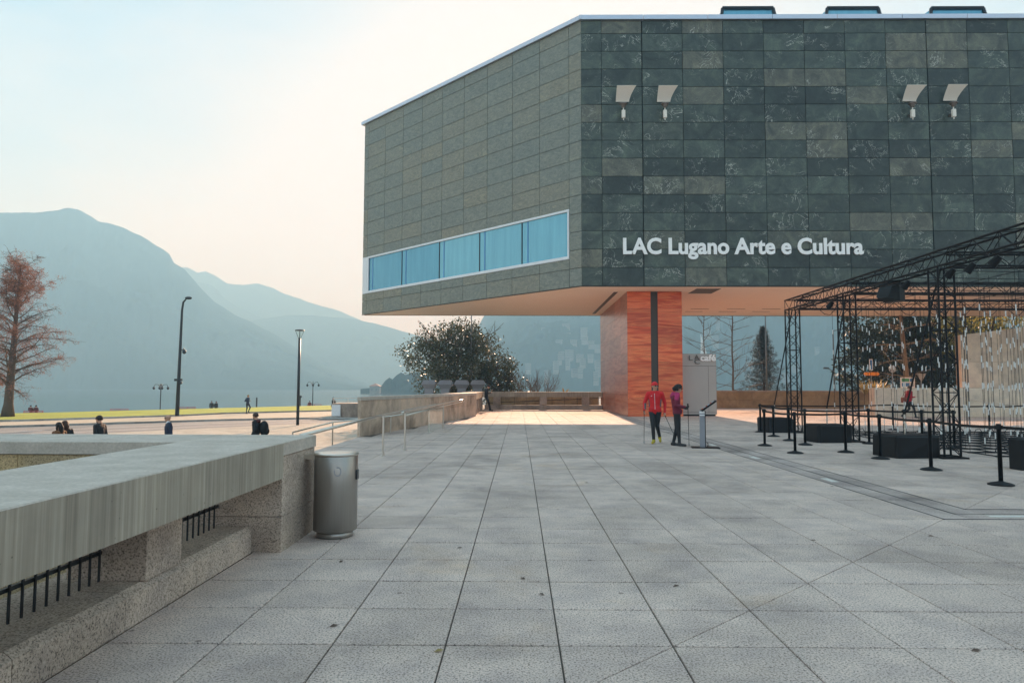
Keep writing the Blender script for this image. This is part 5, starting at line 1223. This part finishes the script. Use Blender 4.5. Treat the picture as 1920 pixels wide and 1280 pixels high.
# man in the red jacket, walking towards us
mp = px(1229, 831); MR = 2.86
man = person('man in red jacket and red cap walking with two poles', (mp.x, mp.y, 0), MR,
    dict(pel=(0, 0, .95), elR=(.30, -.02, 1.14), wrR=(.29, .16, .93), elL=(-.27, -.10, 1.13), wrL=(-.27, .0, .88), knR=(.05, .16, .52), anR=(.03, .20, .10), knL=(-.05, -.02, .50), anL=(-.09, -.34, .17), toR=(.05, .37, .045), toL=(-.12, -.20, .05)),
    dict(top='red_cloth', sleeve='red_cloth', legs='black_cloth', shoe='yellow_shoe', gripR=1, gripL=1), 1.74, .0095, hat='red_cloth', glasses=True, look=(.75, 0),
    extra=((Vector((-.06, .01, .965)), Vector((.06, .01, .965)), .121, .121, 'red_cloth', None), (Vector((.125, 0, 1.02)), Vector((.14, 0, 1.22)), .045, .045, 'grey_cloth', None), (Vector((-.125, 0, 1.02)), Vector((-.14, 0, 1.22)), .045, .045, 'grey_cloth', None), (Vector((.285, .02, 1.10)), Vector((.28, .13, .97)), .045, .036, 'grey_cloth', None)))
m = MB(); m.tube([(0, .142, 1.42), (-.005, .152, 1.25), (-.012, .145, .97)], .006, 5); m.build('zip', 'white_cloth', man)
m = MB(); m.box(.07, .10, .128, .140, 1.335, 1.352); m.build('badge', 'white_cloth', man)
bpy.context.view_layer.update()
a = W2(man, (.285, .22, .885)); pole_thing('thin walking pole upright in the right hand of the man in red', a + Vector((0, 0, .06)), (a.x - .03, a.y - .1, 0))
a = W2(man, (-.27, .035, .80)); b = px(1268, 824); pole_thing('thin walking pole trailing from the left hand of the man in red', a + Vector((-.02, 0, .05)), (b.x, b.y, 0))
# woman in pink, in profile
wp = px(1270, 836)
wom = person('woman in pink and burgundy jacket looking down at her pole', (wp.x, wp.y, 0), -1.72,
    dict(chest=(0, -.03, 1.30), waist=(0, -.02, 1.10), neck=(0, -.0, 1.455), head=(0, .05, 1.595), elR=(.235, -.05, 1.13), wrR=(.17, .20, 1.09), elL=(-.235, -.05, 1.13), wrL=(-.16, .18, 1.06), knR=(.09, .03, .50), anR=(.09, .05, .09), knL=(-.09, .0, .50), anL=(-.10, -.10, .09)),
    dict(top='burgundy_cloth', sleeve='burgundy_cloth', shoulder='pink_cloth', legs='black_cloth', shoe='dark_shoe', glove='dark_shoe', gripR=1), 1.70, .0095, hair='hair_dark', hair_len=.05, glasses=True, look=(0, .35),
    extra=((Vector((-.07, -.10, 1.43)), Vector((.07, -.10, 1.43)), .062, .062, 'pink_cloth', None), (Vector((0, -.12, 1.38)), Vector((0, -.10, 1.46)), .07, .05, 'pink_cloth', None), (Vector((-.06, .03, .96)), Vector((.06, .03, .96)), .118, .118, 'burgundy_cloth', None)))
a = W2(wom, (.155, .285, 1.10)); b = px(1292, 836); pole_thing('thin walking pole planted by the woman in pink', a + Vector((0, 0, .08)), (b.x, b.y, 0))
# man in black leaning on the parapet
q = px(918, 770.5); lean = person('man in black leaning back against the parapet looking at his phone', (-2.0, q.y, 0), -1.45,
    dict(pel=(0, -.12, .93), waist=(0, -.15, 1.08), chest=(0, -.14, 1.28), neck=(0, -.09, 1.45), head=(0, .0, 1.58), shR=(.185, -.12, 1.40), shL=(-.185, -.12, 1.40), elR=(.22, -.12, 1.12), wrR=(.10, .12, 1.18), elL=(-.22, -.12, 1.12), wrL=(-.08, .12, 1.18), hiR=(.09, -.12, .90), hiL=(-.09, -.12, .90), knR=(.09, .02, .50), knL=(-.09, .05, .50), anR=(.08, .08, .09), anL=(-.10, .14, .09)),
    dict(top='black_cloth', legs='black_cloth'), 1.76, .016, look=(0, .7))
m = MB(); m.box(-.035, .035, -.006, .006, -.07, .07); o = m.build('mobile_phone', 'screen'); o.location = W2(lean, (0, .10, 1.22)); o.rotation_euler = (.5, 0, -1.45); tag(o, 'dark mobile phone held by the man leaning on the parapet', 'phone')
# woman in the crimson jacket with a shoulder bag
q = pxY(1706, 782, 36.6); q.z = 0; cw = person('woman in crimson jacket walking past the pale wall with a shoulder bag', (q.x, q.y, 0), -1.45,
    dict(knR=(.09, .20, .52), anR=(.09, .28, .10), knL=(-.09, .05, .50), anL=(-.09, -.36, .16), toL=(-.10, -.22, .06), elR=(.22, -.02, 1.12), wrR=(.12, .22, 1.14), elL=(-.22, -.06, 1.12), wrL=(-.15, .18, 1.10)),
    dict(top='crimson_cloth', legs='black_cloth'), 1.70, .014, hair='hair_brown', look=(0, .3))
o = thing('shoulder_bag', 'brown leather bag hanging behind the woman in crimson', 'bag', (q.x - .30, q.y - .12, .82), .2); m = MB(); m.cbox(-.20, .20, -.07, .07, 0, .27, .03); m.build('body', 'leather', o); m = MB(); m.tube([(-.18, 0, .25), (.05, 0, .62), (.25, 0, .6)], .012, 5); m.build('strap', 'leather', o)
# people on the street beyond the parapet
def street(label, u, vt, ht, face, **k):
    D_ = (H - ZS - ht) * F / (vt - 724.5) ; p = pxY(u, vt, D_); return person(label, (p.x, D_, ZS), face, ht=ht, voxel=.014, **k), p
street('woman with dark curly hair and brown coat on the street beyond the parapet', 112, 792, 1.63, 1.35, mats=dict(top='brown_cloth'), hair='hair_dark', hair_len=.22, glasses=True)
street('dark haired woman in a black coat behind the woman in brown', 123, 789, 1.66, 1.1, mats=dict(top='black_cloth'), hair='hair_brown', hair_len=.2)
street('bearded man in dark jacket and sunglasses on the street', 188, 779, 1.78, 1.45, mats=dict(top='black_cloth'), glasses=True, extra=((Vector((0, .075, 1.535)), Vector((0, .065, 1.52)), .045, .04, 'hair_dark', None),))
street('bald man in a navy vest over a white collar on the street', 317, 777.5, 1.75, 2.2, mats=dict(top='navy_cloth', sleeve='navy_cloth'), bald=True, glasses=True, extra=((Vector((-.03, .02, 1.465)), Vector((.03, .02, 1.465)), .066, .066, 'white_cloth', None),))
r_, p = street('man in dark hooded coat carrying a round black backpack', 481, 773.5, 1.76, 1.5, mats=dict(top='black_cloth', shoulder='black_cloth'), hair='hair_brown', look=(0, .25), extra=((Vector((-.06, -.08, 1.45)), Vector((.06, -.08, 1.45)), .06, .06, 'maroon_cloth', None), (Vector((0, .075, 1.535)), Vector((0, .065, 1.52)), .04, .04, 'hair_brown', None)))
o = thing('backpack', 'round black backpack on the back of the hooded man', 'backpack', (p.x + .27, p.y + .02, ZS + .98), 1.5); m = MB(); m.ball((0, 0, .22), (.17, .16, .27), 16, 10); m.build('bag', 'black_cover', o, True); m = MB(); m.ball((0, -.10, .12), (.12, .09, .13), 12, 8); m.build('pocket', 'black_cover', o, True)
q = px(464, 775.5, ZS + .1); person('jogger in dark running clothes on the path by the lawn', (q.x, q.y, ZS + .1), -.5, dict(knR=(.09, .22, .60), anR=(.09, .05, .25), knL=(-.09, .0, .50), anL=(-.09, -.05, .09), elR=(.25, -.15, 1.16), wrR=(.2, .1, 1.2), elL=(-.25, -.12, 1.14), wrL=(-.18, .15, 1.18), toR=(.1, .12, .12)), dict(top='navy_cloth'), 1.78, .02, hair='hair_blond', fingers=False)
for i, (u, vt) in enumerate(((397, 751), (405.5, 751.5))):
    p = pxY(u, vt, 84); person(['walker in a dark coat strolling along the lake promenade', 'second stroller in a dark coat with a bag along the promenade'][i], (p.x, 84, -1.9), .3 - i * .5, {}, dict(top='black_cloth'), p.z + 1.9, .022, fingers=False)
sit = dict(pel=(0, .15, .52), waist=(0, .10, .66), chest=(0, .06, .87), neck=(0, .05, 1.03), head=(0, .08, 1.17), shR=(.185, .05, .98), shL=(-.185, .05, .98), elR=(.23, .1, .72), elL=(-.23, .1, .72), wrR=(.15, .32, .66), wrL=(-.15, .32, .66), hiR=(.09, .17, .50), hiL=(-.09, .17, .50), knR=(.1, .58, .49), knL=(-.1, .58, .49), anR=(.1, .60, .09), anL=(-.1, .6, .09))
for u, Y, lb in ((56, 76, 'person in dark red seated on the bench near the rusty tree'), (66, 76.1, 'second person seated on the bench near the rusty tree'), (580, 103, 'person seated on the red bench beside the ornate lamp')):
    p = pxY(u, 768, Y); person(lb, (p.x, Y + .05, -1.9), .05, sit, dict(top='maroon_cloth'), 1.8, .022, fingers=False)
q = px(622, 783, ZS); p = pxY(625.5, 750, q.y + 2.2); person('person in dark clothes behind the railing of the stair housing', (p.x, q.y + 2.2, pxY(625.5, 744, q.y + 2.2).z - 1.72), 1.2, {}, dict(top='black_cloth'), 1.72, .022, fingers=False)
